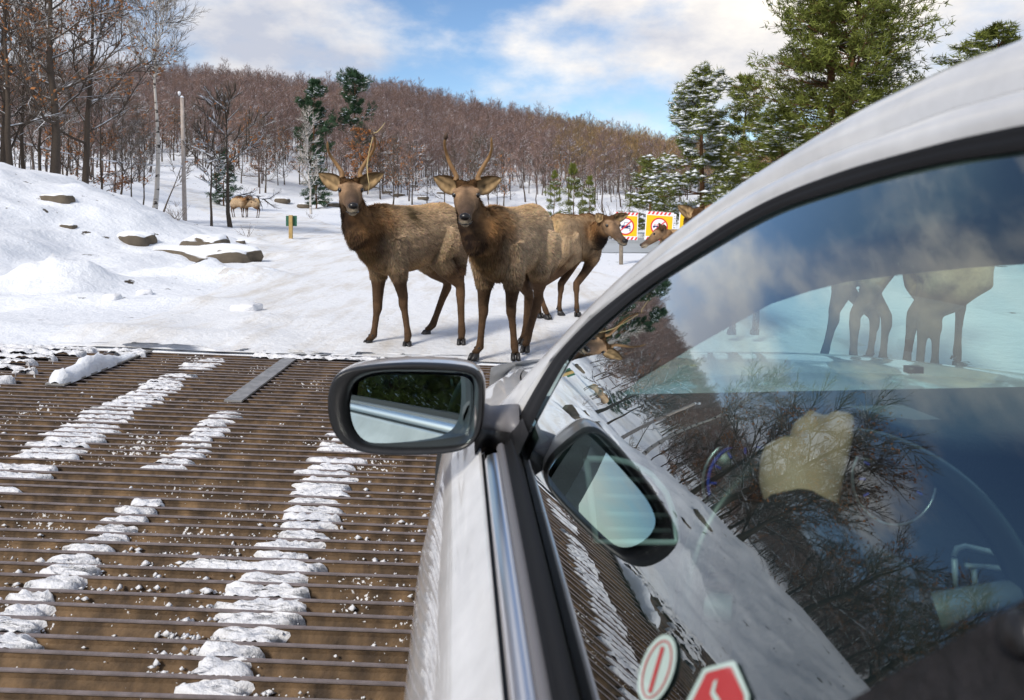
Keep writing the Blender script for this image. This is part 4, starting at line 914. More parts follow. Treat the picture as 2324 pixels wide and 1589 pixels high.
# --- conifers
def conifer(seed, H, r0, base=0.18, nwh=13, perw=5, reach=0.23, elev=0, shape=0.7, tufts=5, tl=0.22, nb=11, snow=0.25, stems=1, up=0.12, needle=None, bark=None, flat=0.35, jit=0.2, snowsz=0.11, weep=0.0):
    rng = np.random.RandomState(seed); T_ = AR(); S0, S1 = [], []
    for st in range(stems):
        hs = H*(1 if st == 0 else rng.uniform(0.75, 0.95)); az0 = rng.uniform(0, 6.28); off = 0 if st == 0 else 0.09*H
        n = 8; pts = [Vector((math.cos(az0)*off*(i/(n-1))**0.7+rng.normal(0, 0.006*H), math.sin(az0)*off*(i/(n-1))**0.7+rng.normal(0, 0.006*H), -0.5+(hs+0.5)*i/(n-1))) for i in range(n)]
        rr = [r0*(1 if st == 0 else 0.7)*(1-0.92*i/(n-1)) for i in range(n)]
        v, f = tube(pts, rr, 7, False); T_.add([p[:] for p in v], np.array(f)); pa = npv([p[:] for p in pts])
        for w_ in range(nwh):
            q = base+(0.985-base)*(w_/(nwh-1))**0.9; az = rng.uniform(0, 6.28)
            b = npv([np.interp(0.5+(hs)*q, pa[:, 2]+0.5, pa[:, c]) for c in range(3)]); b[2] = hs*q
            for j in range(perw):
                a_ = az+6.283*j/perw+rng.uniform(-0.4, 0.4); qq = (q-base)/(1-base)
                ln = reach*H*((1-qq)**shape*(0.55+0.45*min(1, qq/0.18)) if shape > 0 else 1)*rng.uniform(1-jit*2.2, 1+jit)+0.05*H*0.4
                e = R(elev+rng.uniform(-8, 8))+R(35)*qq*qq
                d = npv((math.cos(a_)*math.cos(e), math.sin(a_)*math.cos(e), math.sin(e))); lp = [b+npv((0, 0, rng.uniform(-.1, .1)))]; m = 4
                for s in range(m):
                    d = d+npv((0, 0, up-weep*(1 if s < 2 else -0.5)))*0.5+rng.normal(0, 0.07, 3); d /= np.linalg.norm(d); lp.append(lp[-1]+d*ln/m)
                rb = r0*0.24*(1-0.7*q)
                v, f = tube([Vector(p) for p in lp], [rb*(1-0.8*s/m) for s in range(m+1)], 3, False); T_.add([p[:] for p in v], np.array(f))
                for s in range(1, m): S0.append(lp[s]); S1.append(lp[s+1])
    S0, S1 = npv(S0), npv(S1); d = S1-S0; L_ = np.linalg.norm(d, axis=1)[:, None]
    P0, P1 = spawn(rng, S0, S0+d*1.25, tufts, 1.15, 0.85, 0.10, 0.0); mid_ = P0+(P1-P0)*rng.uniform(0.3, 0.7, (len(P0), 1))
    sd_ = P1-P0; sd_[:, 2] *= flat/0.5; P1 = P0+sd_
    T_.add(*cones(P0, P1, r0*0.05, r0*0.02))
    K = np.concatenate([P1, P0+(P1-P0)*0.55]); KD = np.concatenate([P1-P0]*2); KD /= np.linalg.norm(KD, axis=1)[:, None]+1e-9
    n = len(K); cen = np.repeat(K, nb, 0)+rng.normal(0, tl*0.22, (n*nb, 3)); dr = np.repeat(KD, nb, 0)*0.75+rng.normal(0, 0.62, (n*nb, 3))+npv((0, 0, 0.28)); dr /= np.linalg.norm(dr, axis=1)[:, None]
    Cn = AR(); Cn.add(*blades(cen, cen+dr*tl*rng.uniform(0.6, 1.2, (n*nb, 1)), tl*0.17, rng))
    kids = [('crown', Cn.mesh('crown', needle or M_NEEDLE))]
    if snow > 0:
        cl = vnoise(K[:, 0]*0.9+seed, K[:, 1]*0.9+K[:, 2]*1.7, seed+2); ok = np.where(cl+rng.rand(n)*0.35 > 1.0-snow)[0]; c = K[ok]+npv((0, 0, tl*0.22)); s = snowsz*rng.uniform(0.5, 1.3, (len(ok), 1, 1))
        V = octv[None]*s*npv((1.25, 1.25, 0.7))*rng.uniform(0.7, 1.3, (len(ok), 6, 1))+c[:, None]
        o_ = AR(); o_.add(V.reshape(-1, 3), (octf[None]+(np.arange(len(ok))*6)[:, None, None]).reshape(-1, 3)); kids.append(('snow_load', o_.mesh('snow_load', M_CLEAN, True)))
    return [T_.mesh('trunk', bark or M_PINEBARK), kids]
PN1 = conifer(201, 16.5, 0.26, 0.10, 19, 6, 0.19, 2, 0.55, 5, 0.26, 12, 0.14, stems=3, up=0.10, jit=0.3, snowsz=0.08)
PN2 = conifer(202, 6.9, 0.15, 0.10, 13, 6, 0.30, 4, 0.55, 6, 0.22, 12, 0.62, up=0.08, needle=M_NEEDLE, jit=0.3, snowsz=0.125)
PN3 = conifer(203, 8.0, 0.16, 0.12, 13, 6, 0.26, 0, 0.6, 5, 0.24, 11, 0.28, up=0.10, jit=0.28, snowsz=0.10)
WPA = conifer(204, 17.5, 0.24, 0.25, 11, 5, 0.165, 12, 0.42, 5, 0.55, 12, 0.10, up=0.16, needle=M_NEEDLE2, jit=0.32, snowsz=0.22)
WPB = conifer(205, 18.5, 0.24, 0.40, 8, 4, 0.19, 14, 0.34, 5, 0.58, 13, 0.07, up=0.32, needle=M_NEEDLE2, jit=0.4, snowsz=0.24)
SPR = conifer(206, 6.5, 0.11, 0.10, 13, 6, 0.27, -6, 0.8, 5, 0.24, 10, 0.24, up=0.02, needle=M_NEEDLE2, weep=0.06, snowsz=0.13)
YNG = conifer(207, 4.4, 0.05, 0.12, 8, 5, 0.22, 12, 0.75, 3, 0.20, 7, 0.35, up=0.10, snowsz=0.07)
G_P = 'pines by the warning signs'
plant('pine_tree', PN1[0], (foot(1885, 30).x, 30, -0.3), 'tall many stemmed pine with orange bark rising out of the frame', 'tree', G_P, 0.6, 1.0, PN1[1])
plant('pine_tree', PN2[0], (foot(1592, 31).x, 31, -0.3), 'snow laden pine leaning over the warning signs', 'tree', G_P, 2.5, (1.05, 1.05, 1.0), PN2[1])
plant('pine_tree', PN3[0], (foot(1690, 37).x, 37, -0.3), 'thinner pine between the snow laden pine and the tall pine', 'tree', G_P, 1.0, 0.95, PN3[1])
plant('pine_tree', PN3[0], (foot(1480, 36).x, 36.5, -0.5), 'low spreading pine left of the snow laden pine with snowy lower boughs', 'tree', G_P, 3.3, (0.66, 0.66, 0.46), PN3[1])
plant('pine_tree', PN3[0], (foot(1775, 27).x, 27, -0.4), 'short bushy pine at the foot of the tall pine', 'tree', G_P, 4.4, (0.9, 0.9, 0.62), PN3[1])
plant('pine_tree', PN3[0], (foot(2260, 26).x, 26, -0.3), 'pine whose top shows over the car roof at the right edge', 'tree', G_P, 5.0, (1.3, 1.3, 0.93), PN3[1])
plant('white_pine', WPA[0], foot(712, 100), 'dense dark white pine on the hill, left of the open crowned one', 'tree', 'two white pines on the hill', 1.0, 0.82, WPA[1])
plant('white_pine', WPB[0], foot(806, 104), 'white pine with upswept open crown rising above the hill line', 'tree', 'two white pines on the hill', 2.2, 0.86, WPB[1])
plant('spruce_tree', SPR[0], onground(718, 474), 'small green spruce at the foot of the white aspen', 'tree', None, 0.4, 0.95, SPR[1])
p = onground(508, 468); plant('spruce_tree', SPR[0], (p.x, p.y, p.z), 'green spruce behind the crooked snow loaded tree', 'tree', None, 2.4, 0.8, SPR[1])
for px, d, s, lab in ((1302, 40, 0.8, 'young thin pine on the slope right of the cow elk'), (1338, 37, 0.62, 'smaller young pine right beside the other young pine'), (1258, 60, 0.9, 'young pine farther up behind the cow elk')):
    plant('young_pine', YNG[0], foot(px, d), lab, 'tree', 'young pines on the far shore', px*0.1, s, YNG[1])
# pines behind the photographer, seen in the wing mirror and window
for (x, y, s) in ((-3.9, -15, 0.62), (-7.5, -19, 0.7), (9, -12, 0.7)):
    plant('pine_tree', PN1[0], (x, y, gz(x, y)), 'pine behind the car that shows only in the wing mirror', 'tree', 'pines behind the car', x, s, PN1[1])
# --- the wooded hill: the nearest trees one by one, the rest as one mass
FAR = []
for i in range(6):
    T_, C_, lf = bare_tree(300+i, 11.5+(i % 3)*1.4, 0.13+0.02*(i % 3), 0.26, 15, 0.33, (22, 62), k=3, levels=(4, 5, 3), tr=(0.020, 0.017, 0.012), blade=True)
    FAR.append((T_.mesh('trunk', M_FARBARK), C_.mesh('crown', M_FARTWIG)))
LOW = []
for i in range(3):
    T_, C_, lf = bare_tree(320+i, 7+i, 0.11, 0.16, 14, 0.36, (12, 55), k=3, levels=(4, 4, 3), tr=(0.024, 0.016, 0.010), leaves=(0, 260, 0)[i], leafsz=0.13, curl=0.15)
    LOW.append((T_.mesh('trunk', M_BARK), C_.mesh('crown', M_TWIG), lf.mesh('leaves', M_LEAF) if lf else None))
rng = np.random.RandomState(77); tries = 0; cnt = 0
rnear = []
while len(rnear) < 235 and tries < 20000:
    tries += 1; d = 50+82*rng.rand()**0.75; px = rng.uniform(-20, 1560); x = (px-CX)/F*d
    y0 = float(np.interp(x, [-160, -60, 0, 70], [54, 84, 90, 60]))
    if px < 420: y0 = 50
    if d < y0: continue
    if px < 640 and px > 330 and d < 84: continue
    if any((x-a)**2+(d-b)**2 < 2.6 for a, b in rnear): continue
    rnear.append((x, d))
for i, (x, y) in enumerate(rnear):
    if rng.rand() < 0.52 and y < 116:
        t = LOW[i % 3]; ks = [('crown', t[1])]+([('leaves', t[2])] if t[2] else []); lab = 'low bare tree with snowy boughs at the foot of the wooded hill' if not t[2] else 'low tree with some rusty leaves at the foot of the wooded hill'
        plant('bare_tree', t[0], (x, y, gz(x, y)), lab, 'tree', 'low trees along the foot of the hill' if not t[2] else 'rusty low trees along the foot of the hill', rng.uniform(0, 6.28), rng.uniform(0.6, 1.0), ks)
    else:
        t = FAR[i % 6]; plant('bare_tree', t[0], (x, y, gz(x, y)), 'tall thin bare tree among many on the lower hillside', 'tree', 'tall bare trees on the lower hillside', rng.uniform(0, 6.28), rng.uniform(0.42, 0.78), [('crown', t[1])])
pts, sc3, rot, ix = [], [], [], []
while len(pts) < 9600:
    d = 112+196*rng.rand()**0.8; px = rng.uniform(-500, 2000); x = (px-CX)/F*d
    if vnoise(np.array([x*0.05]), np.array([d*0.05]), 5)[0]+rng.rand()*0.6 < 0.45: continue
    pts.append((x, d)); s = rng.uniform(0.36, 0.66)+(0.14 if rng.rand() < 0.08 else 0); sc3.append(s); rot.append(rng.uniform(0, 6.28)); gold = (px > 1180 and rng.rand() < min(0.85, (px-1180)/300)) ; ix.append(6+rng.randint(0, 3) if gold else rng.randint(0, 6))
# woods left of the road, behind the tall trees and beside the car
while len(pts) < 10050:
    x = rng.uniform(-95, -26); y = rng.uniform(-40, 75)
    if x/y > -0.80 and y > 0: continue
    pts.append((x, y)); sc3.append(rng.uniform(0.5, 0.85)); rot.append(rng.uniform(0, 6.28)); ix.append(rng.randint(0, 6))
pa = npv(pts); pz = ground(pa[:, 0], pa[:, 1])
cat_ = bpy.data.collections.new('forest_kinds')
for i in range(9):
    o = bpy.data.objects.new('forest_tree_%d' % i, None)
    t = FAR[i % 6]; src = []
    m0, m1 = t; va_ = np.empty(len(m0.vertices)*3, np.float32); m0.vertices.foreach_get('co', va_); vb_ = np.empty(len(m1.vertices)*3, np.float32); m1.vertices.foreach_get('co', vb_)
    def fc(m):
        q = np.empty(len(m.loops), np.int32); m.loops.foreach_get('vertex_index', q); return q.reshape(-1, 3)
    Va = np.concatenate([va_.reshape(-1, 3), vb_.reshape(-1, 3)]); Fa = np.concatenate([fc(m0), fc(m1)+len(m0.vertices)])
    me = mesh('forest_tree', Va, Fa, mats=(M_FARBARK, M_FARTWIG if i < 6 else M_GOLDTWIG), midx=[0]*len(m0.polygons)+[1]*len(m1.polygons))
    bpy.data.objects.remove(o); o = bpy.data.objects.new('forest_tree_%d' % i, me); cat_.objects.link(o)
fm = mesh('forest', np.stack([pa[:, 0], pa[:, 1], pz], 1), [])
for nm, data in (('size', sc3), ('turn', rot)):
    a = fm.attributes.new(nm, 'FLOAT', 'POINT'); a.data.foreach_set('value', npv(data).astype(np.float32))
a = fm.attributes.new('kind_index', 'INT', 'POINT'); a.data.foreach_set('value', np.array(ix, np.int32))
fo = obj('forest', fm); tag(fo, 'bare brown woods covering the hill and the slope beyond', kind='stuff')
ng = bpy.data.node_groups.new('forest_nodes', 'GeometryNodeTree'); ng.interface.new_socket('Geometry', in_out='INPUT', socket_type='NodeSocketGeometry'); ng.interface.new_socket('Geometry', in_out='OUTPUT', socket_type='NodeSocketGeometry')
gi = N(ng, 'NodeGroupInput'); go = N(ng, 'NodeGroupOutput'); ip = N(ng, 'GeometryNodeInstanceOnPoints'); ci = N(ng, 'GeometryNodeCollectionInfo')
ci.inputs['Collection'].default_value = cat_; ci.inputs['Separate Children'].default_value = True; ci.inputs['Reset Children'].default_value = True
def attr(nm, tp):
    q = N(ng, 'GeometryNodeInputNamedAttribute', data_type=tp); q.inputs['Name'].default_value = nm; return q.outputs[0]
cx = N(ng, 'ShaderNodeCombineXYZ'); ng.links.new(attr('turn', 'FLOAT'), cx.inputs[2])
ng.links.new(gi.outputs[0], ip.inputs['Points']); ng.links.new(ci.outputs[0], ip.inputs['Instance']); ip.inputs['Pick Instance'].default_value = True
ng.links.new(attr('kind_index', 'INT'), ip.inputs['Instance Index']); ng.links.new(cx.outputs[0], ip.inputs['Rotation']); ng.links.new(attr('size', 'FLOAT'), ip.inputs['Scale']); ng.links.new(ip.outputs[0], go.inputs[0])
mo = fo.modifiers.new('trees', 'NODES'); mo.node_group = ng
# ------------------------------------------------------------------ the car
YAW = math.atan(122/F)
ca_, sa_ = math.cos(YAW), math.sin(YAW)
CR, CA = Vector((ca_, sa_, 0)), Vector((-sa_, ca_, 0))        # right and forward of the car
UC = 0.80                                                    # centre line
CB = Vector((0, 0, 0))+CR*UC+CA*0.4; CB.z = 0.0
def CW(u, v, w): return CR*u+CA*v+Vector((0, 0, HC+w))
_ph = np.linspace(-0.5, 1.0, 1501); _ps = 0.43+0.19*sm(0.10, 0.25, _ph)+0.30*np.maximum(0, _ph-0.25)
_pu = np.cumsum(_ps)*0.001; _pu += 0.085-np.interp(0.0, _ph, _pu)
def slope(w): return float(np.interp(w+0.38, _ph, _ps))
def prof(w): return float(np.interp(w+0.38, _ph, _pu))       # the curved side above the belt line
def plan(v_, w_): return 0.06*max(0.0, v_-0.35)**2*float(sm(-0.02, 0.40, w_+0.38))   # the pane bends inwards towards the windscreen
def ray(px, py):
    D = Vector(((px-CX)/F, 1, -(py-HY)/F)); return D.dot(CR), D.dot(CA), D.z
def hit(px, py, off=0.0):
    du, dv, dw = ray(px, py); a, b = 0.05, 2.2
    for _ in range(50):
        m = (a+b)/2
        if m*du < prof(m*dw)+plan(m*dv, m*dw)+off: a = m
        else: b = m
    return np.array([a*du, a*dv, a*dw])
M_PAINT = mat('white_paint', (0.64, 0.64, 0.64), 0.4, coat=0.9, noise=0.13, nscale=14)
M_BLACK = mat('black_plastic', (0.012, 0.012, 0.013), 0.38, noise=0.2, nscale=60)
M_RUBBER = mat('black_rubber', (0.010, 0.010, 0.011), 0.6, spec=0.25)
M_GREYP = mat('grey_plastic', (0.16, 0.155, 0.165), 0.45)
M_CHROME = mat('chrome', (0.88, 0.86, 0.86), 0.28, metal=1.0)
M_DASH = mat('dashboard_skin', (0.030, 0.034, 0.038), 0.55, noise=0.2, nscale=80, bump=0.15, bscale=220)
M_DASH2 = mat('light_trim', (0.16, 0.17, 0.18), 0.5)
M_SILVER = mat('silver_trim', (0.72, 0.74, 0.76), 0.28, metal=0.9)
M_BRIGHT = mat('satin_trim', (0.75, 0.80, 0.80), 0.5, metal=0.3)
M_FABRIC = mat('seat_cloth', (0.045, 0.045, 0.05), 0.9, noise=0.3, nscale=60)
M_LINER = mat('roof_lining', (0.50, 0.50, 0.49), 0.9)
M_GLASS = glass_mat('side_glass', (0.56, 0.72, 0.69), boost=3.5)
M_WIND = glass_mat('windscreen_glass', (0.72, 0.90, 0.88), boost=1.4)
M_MIRROR = mat('mirror_silver', (0.56, 0.68, 0.69), 0.0, metal=1.0)
M_TYRE = mat('tyre_rubber', (0.018, 0.018, 0.018), 0.9)
M_FUZZ = mat('black_pile', (0.010, 0.009, 0.011), 0.95, noise=0.7, nscale=45, bump=1.0, bscale=90)
car = thing('car', CB, 'white car on the cattle grid with dark trim, its driver seen through the side window', 'car')
def cpart(name, v, f, m, parent=None, smooth=True, **kw):
    o = part(name, v, f, m, None, smooth, **kw); o.parent = parent or car
    
    if o.parent is car: o.matrix_parent_inverse = Matrix.Translation(-Vector(CB))
    return o
def resample(pl, n, t=None):
    a = npv(pl); s = np.concatenate([[0], np.cumsum(np.linalg.norm(np.diff(a, axis=0), axis=1))]); s /= s[-1]
    t = np.linspace(0, 1, n) if t is None else t
    return np.stack([np.interp(t, s, a[:, k]) for k in range(a.shape[1])], 1)
def smoothed(a, it=2):
    for _ in range(it): a[1:-1] = (a[:-2]+2*a[1:-1]+a[2:])/4
    return a
SIL = [(2324, 89), (2190, 137), (2066, 195), (1983, 236), (1900, 286), (1817, 340), (1734, 393), (1652, 451), (1569, 509), (1492, 567), (1435, 611), (1362, 680), (1289, 757), (1240, 806), (1191, 857), (1144, 909), (1118, 940)]
GRV = [(2324, 199), (2148, 248), (1983, 311), (1859, 360), (1776, 402), (1693, 447), (1610, 501), (1548, 545), (1466, 612), (1388, 684), (1312, 757), (1240, 838), (1180, 910), (1120, 985)]
SEO = [(2324, 286), (2190, 315), (2066, 348), (1942, 381), (1817, 426), (1734, 464), (1652, 509), (1594, 548), (1484, 616), (1411, 670), (1338, 728), (1265, 803), (1216, 879), (1191, 924), (1131, 1028)]
SEI = [(2324, 344), (2148, 369), (2024, 397), (1900, 433), (1776, 472), (1693, 513), (1631, 551), (1581, 580), (1503, 631), (1435, 680), (1362, 743), (1289, 811), (1264, 860), (1233, 912), (1213, 959), (1176, 1034)]
def curve3(pl, off, n=70, tail=True):
    px = smoothed(resample(pl, n), 3); c = npv([hit(a, b, off) for a, b in px])
    if tail:                                                 # carry the edge on towards the rear, out of the picture
        d = c[0]-c[4]; e = []
        for k, q in enumerate((0.12, 0.3, 0.6, 0.95, 1.3)):
            w = c[0][2]+d[2]/abs(d[1])*q*max(0, 0.45-0.4*q)-0.02*q*q; e.append([prof(w)+off, c[0][1]-q, w])
        c = np.concatenate([npv(e[::-1]), c])
    return c
cS, cG, cO, cI = curve3(SIL, 0.004), curve3(GRV, -0.003), curve3(SEO, -0.004), curve3(SEI, 0.0)
def outn(c):                                                 # outward normal of the side at height w
    s = slope(c[2]); n = npv((-1, 0, s)); return n/np.linalg.norm(n)
def band(name, A, B, m, bul=0.006, rows=6, mir=True, parent=None, sh=None):
    n = min(len(A), len(B)); out = []
    for k in range(rows):
        t = k/(rows-1); bo = (4*t*(1-t))*bul if sh is None else sh(t)
        out.append([a*(1-t)+b*t+outn(a)*bo for a, b in zip(A, B)])
    v, f = strip([[CW(*p) for p in r_] for r_ in out]); o = cpart(name, v, f, m, parent)
    if mir:
        v, f = strip([[CW(2*UC-p[0], p[1], p[2]) for p in r_] for r_ in out]); cpart(name, v, f, m, parent)
    return o
band('roof_rail', cS, cG+npv([outn(c)*-0.001 for c in cG]), M_PAINT, 0.010)
band('gutter', cG+npv([outn(c)*-0.0015 for c in cG]), cG*0.965+cO*0.035, M_GREYP, -0.003)
band('window_frame', cG*0.96+cO*0.04, cO, M_PAINT, 0.007)
band('window_seal', cO, cI, M_RUBBER, 0.004, sh=lambda t: 0.004*math.sin(math.pi*t)**0.6+0.002*math.sin(9*t))
# roof
nS = len(cS); wz = cS[:, 2]; top = [i for i in range(nS) if cS[i][1] < 0.60]
rows = []
for i in top:
    a = cS[i]; row = []
    for t in np.linspace(0, 1, 15):
        u = a[0]+(2*UC-2*a[0])*t; x = abs(2*t-1); row.append(CW(u, a[1], a[2]-0.001+0.075*(1-x**2.6)))
    rows.append(row)
v, f = strip(rows); cpart('roof', v, f, M_PAINT)
rows2 = [[p-Vector((0, 0, 0.03)) for p in r_[1:-1]] for r_ in rows]; v, f = strip(rows2); cpart('roof_lining', v, f, M_LINER)
# windscreen from the header down along the pillars
pil = [i for i in range(nS) if cS[i][1] >= 0.57]; rows = []; ins = []
for k, i in enumerate(pil):
    a = cS[i].copy(); t_ = k/(len(pil)-1); row = []
    if k == len(pil)-1: pass
    for t in np.linspace(0.0, 1, 17):
        u = a[0]+0.012+(2*UC-2*a[0]-0.024)*t; x = abs(2*t-1); row.append(CW(u, a[1]+(0.05+0.22*t_)*(1-x*x), a[2]+0.004+(0.07*(1-t_)-0.03*t_)*(1-x**2.4)))
    rows.append(row)
v, f = strip([r_[::-1] for r_ in rows]); wsf = cpart('windscreen', v, f, M_WIND)
# inner pillar and frame trim on both sides, so the frame has depth
def inner(A, du, dv, dw, name, m):
    B = A+npv((du, dv, dw)); v, f = strip([[CW(*p) for p in A], [CW(*(p*0.5+q*0.5+npv((0.012, 0, 0)))) for p, q in zip(A, B)], [CW(*p) for p in B]]); cpart(name, v, f, m)
    v, f = strip([[CW(2*UC-p[0], p[1], p[2]) for p in A], [CW(2*UC-p[0], p[1], p[2]) for p in B]]); cpart(name, v, f, m)
inner(cI+npv((0.006, 0, 0)), 0.055, 0.0, 0.045, 'pillar_trim', M_LINER)
# the broad inner pillar, header and folded visor that close off the view forward
HB = [(1400, 905, 1.24), (1450, 862, 1.20), (1500, 832, 1.17), (1570, 790, 1.10), (1650, 745, 1.04), (1750, 690, 0.97), (1835, 662, 0.92), (1920, 640, 0.87), (2060, 622, 0.82), (2200, 608, 0.77), (2324, 600, 0.74), (2500, 596, 0.72), (2800, 598, 0.70)]
rowA, rowB, rowC = [], [], []
vs_, us_o, ws_o = cS[:, 1][::-1], cS[:, 0][::-1], cS[:, 2][::-1]; od = np.argsort(vs_)
for x, y, dv in HB:
    q = ray(x, y); s_ = dv/q[1]; B_ = npv((q[0]*s_, dv, q[2]*s_)); A_u = float(np.interp(dv, vs_[od], us_o[od]))+0.02; A_w = float(np.interp(dv, vs_[od], ws_o[od]))-0.012
    k_ = float(sm(0.85, 0.72, dv)) if dv > 0.72 else 1.0
    k_ = float(sm(0.40, 0.60, B_[0])); A = npv((A_u*(1-k_)+(B_[0]-0.02)*k_, dv-0.16*k_, A_w*(1-k_)+0.085*k_))
    rowA.append(CW(*A)); rowB.append(CW(*B_)); rowC.append(CW(B_[0]+0.015, B_[1]+0.03, B_[2]+0.012))
v, f = strip([rowA, [a.lerp(b, 0.5)+Vector((0, 0, -0.008)) for a, b in zip(rowA, rowB)], rowB, rowC]); cpart('header_trim', v, f, M_LINER)
# side windows
front = cI[cI[:, 1] > 0.05]; fv, fw = front[:, 1][::-1], front[:, 2][::-1]
od = np.argsort(fv); fv, fw = fv[od], fw[od]
BELT = -0.370
rows = []
vv_ = np.concatenate([np.linspace(0.02, 0.9, 26), np.linspace(0.91, fv.max()-0.002, 14)])
for v_ in vv_:
    tw = float(np.interp(v_, fv, fw)); tw = max(tw, BELT+0.002)
    rows.append([CW(prof(q)+plan(v_, q)+0.0012, v_, q) for q in np.linspace(BELT-0.004, tw+0.004, 14)])
v, f = strip(rows); cpart('side_window', v, [q[::-1] for q in f], M_GLASS)
rows = [[CW(2*UC-prof(q)-plan(v_, q)-0.0012, v_, q) for q in np.linspace(BELT-0.004, max(BELT+0.002, float(np.interp(v_, fv, fw)))+0.004, 14)] for v_ in vv_]
v, f = strip(rows); cpart('side_window', v, [q[::-1] for q in f], M_GLASS)
# belt mouldings and door skin, swept along the car
def sweep(name, pr, v0, v1, m, n=24, mir=True, taper=None, parent=None):
    o = None
    for sg in ((1, -1) if mir else (1,)):
        rows = []
        for v_ in np.linspace(v0, v1, n):
            row = []
            for u, w_ in pr:
                if taper: u, w_ = taper(u, w_, v_)
                row.append(CW(u if sg > 0 else 2*UC-u, v_, w_))
            rows.append(row)
        v, f = strip(rows); q = cpart(name, v, f, m, parent); o = o or q
    return o
def tp(u, w_, v_):                                            # plan and height taper of the lower body
    s = max(0.0, v_-1.0); return u+0.028*s+0.055*max(0, v_-1.5)**2, w_-0.010*s-0.03*max(0, v_-1.6)**2
sweep('window_seal', [(0.090, -0.369), (0.085, -0.364), (0.079, -0.366), (0.075, -0.373), (0.070, -0.374)], -1.3, 1.13, M_RUBBER)
sweep('belt_strip', [(0.070, -0.374), (0.066, -0.371), (0.061, -0.373), (0.0585, -0.379)], -1.3, 1.13, M_GREYP)
sweep('chrome_strip', [(0.0600, -0.3785), (0.0585, -0.3755), (0.052, -0.3765), (0.043, -0.3795), (0.0395, -0.388)], -1.3, 1.10, M_CHROME)
sweep('gap', [(0.040, -0.388), (0.038, -0.400), (0.036, -0.393)], -1.3, 1.14, M_BLACK)
DOOR = [(0.036, -0.393), (0.034, -0.391), (0.031, -0.395), (0.020, -0.410), (0.004, -0.430), (-0.006, -0.440), (-0.014, -0.452), (-0.024, -0.475), (-0.036, -0.51), (-0.052, -0.56), (-0.064, -0.61), (-0.072, -0.66), (-0.074, -0.72), (-0.066, -0.80), (-0.060, -0.88), (-0.058, -0.96), (-0.05, -1.02), (-0.03, -1.06)]
sweep('door', DOOR, 0.20, 1.28, M_PAINT); sweep('door', DOOR, -0.85, 0.193, M_PAINT)
sweep('quarter_panel', DOOR, -1.9, -0.857, M_PAINT, taper=lambda u, w_, v_: (u+0.10*max(0, -v_-1.0)**2, w_))
FEN = [(0.142, -0.408), (0.128, -0.405), (0.108, -0.404), (0.088, -0.410), (0.064, -0.424), (0.040, -0.442), (0.016, -0.458), (-0.010, -0.478), (-0.034, -0.515), (-0.05, -0.56), (-0.062, -0.61), (-0.070, -0.66), (-0.070, -0.72), (-0.062, -0.80), (-0.056, -0.88), (-0.05, -0.96)]
def ft(u, w_, v_):
    s = max(0.0, v_-1.28); k = sm(1.9, 2.55, v_); return u+0.030*s+0.30*float(k)*(0.35 if u > 0.1 else 1.0)*max(0.2, 1-abs(w_+0.55))*0.55, w_-0.055*s-0.06*s*s*float(sm(-0.7, -0.42, w_))
sweep('fender', FEN, 1.287, 2.55, M_PAINT, n=32, taper=ft)
# hood
rows = []
for v_ in np.linspace(1.36, 2.55, 28):
    row = []
    for t in np.linspace(0, 1, 25):
        x = 2*t-1; ul, wl = ft(0.146, -0.406, v_); u = ul+(2*UC-2*ul)*t
        crease = 0.010*math.exp(-((abs(x)-0.80)/0.05)**2)
        row.append(CW(u, v_+0.05*(1-x*x), wl+0.030*(1-abs(x)**2.2)+crease-0.05*float(sm(2.35, 2.55, v_))))
    rows.append(row)
v, f = strip(rows); cpart('hood', v, f, M_PAINT)
v, f = strip([[CW(0.10+(2*UC-0.2)*t, 1.24+0.17*(1-(2*t-1)**2), -0.425) for t in np.linspace(0, 1, 13)], [CW(0.12+(2*UC-0.24)*t, 1.40+0.10*(1-(2*t-1)**2), -0.425) for t in np.linspace(0, 1, 13)]]); cpart('cowl', v, f, M_BLACK)
cpart('washer_nozzle', *MB().box(CW(1.0, 1.56, -0.372), (0.03, 0.02, 0.012)).__dict__['v'] and (lambda m: (m.v, m.f))(MB().box(CW(1.0, 1.56, -0.372), (0.034, 0.02, 0.014))), M_BLACK)
# front bumper, lamps, grille, rear end, floor and wheels: outside the picture, still the same car
def blk(name, us, vs, ws, m, parent=None, bev=0.0):
    mb_ = MB(); v = [CW(u, v_, w_) for u in us for v_ in vs for w_ in ws]
    return cpart(name, v, [(0, 1, 3, 2), (4, 6, 7, 5), (0, 4, 5, 1), (2, 3, 7, 6), (0, 2, 6, 4), (1, 5, 7, 3)], m, parent, False)
rows = []
for w_, dv in ((-0.54, 0.0), (-0.60, 0.10), (-0.72, 0.16), (-0.88, 0.17), (-1.02, 0.12), (-1.1, 0.02)):
    rows.append([CW(UC+(UC-0.10)*math.sin(a_), 2.36+dv+0.22*math.cos(a_), w_) for a_ in np.linspace(-1.45, 1.45, 17)])
v, f = strip(rows); cpart('front_bumper', v, f, M_PAINT)
blk('grille', (0.50, 1.10), (2.745, 2.76), (-0.80, -0.66), M_BLACK)
for u in (0.28, 1.32):
    bm = bmesh.new(); bmesh.ops.create_uvsphere(bm, u_segments=14, v_segments=10, radius=1)
    cpart('headlight', [CW(u+q.co.x*0.13, 2.54+q.co.y*0.10, -0.62+q.co.z*0.065) for q in bm.verts], [[w_.index for w_ in q.verts] for q in bm.faces], mat('lamp_glass', (0.6, 0.62, 0.65), 0.08, coat=1.0)); bm.free()
rows = []
for v_, w_, k in ((-1.30, 0.02, 0.75), (-1.75, -0.30, 0.86), (-2.05, -0.36, 0.92), (-2.12, -0.60, 1.0), (-2.10, -1.0, 1.0)):
    rows.append([CW(UC+(UC+0.0)*k*0.92*s_, v_+0.06*(1-s_*s_)*-1, w_+0.03*(1-s_*s_)) for s_ in np.linspace(-1, 1, 11)])
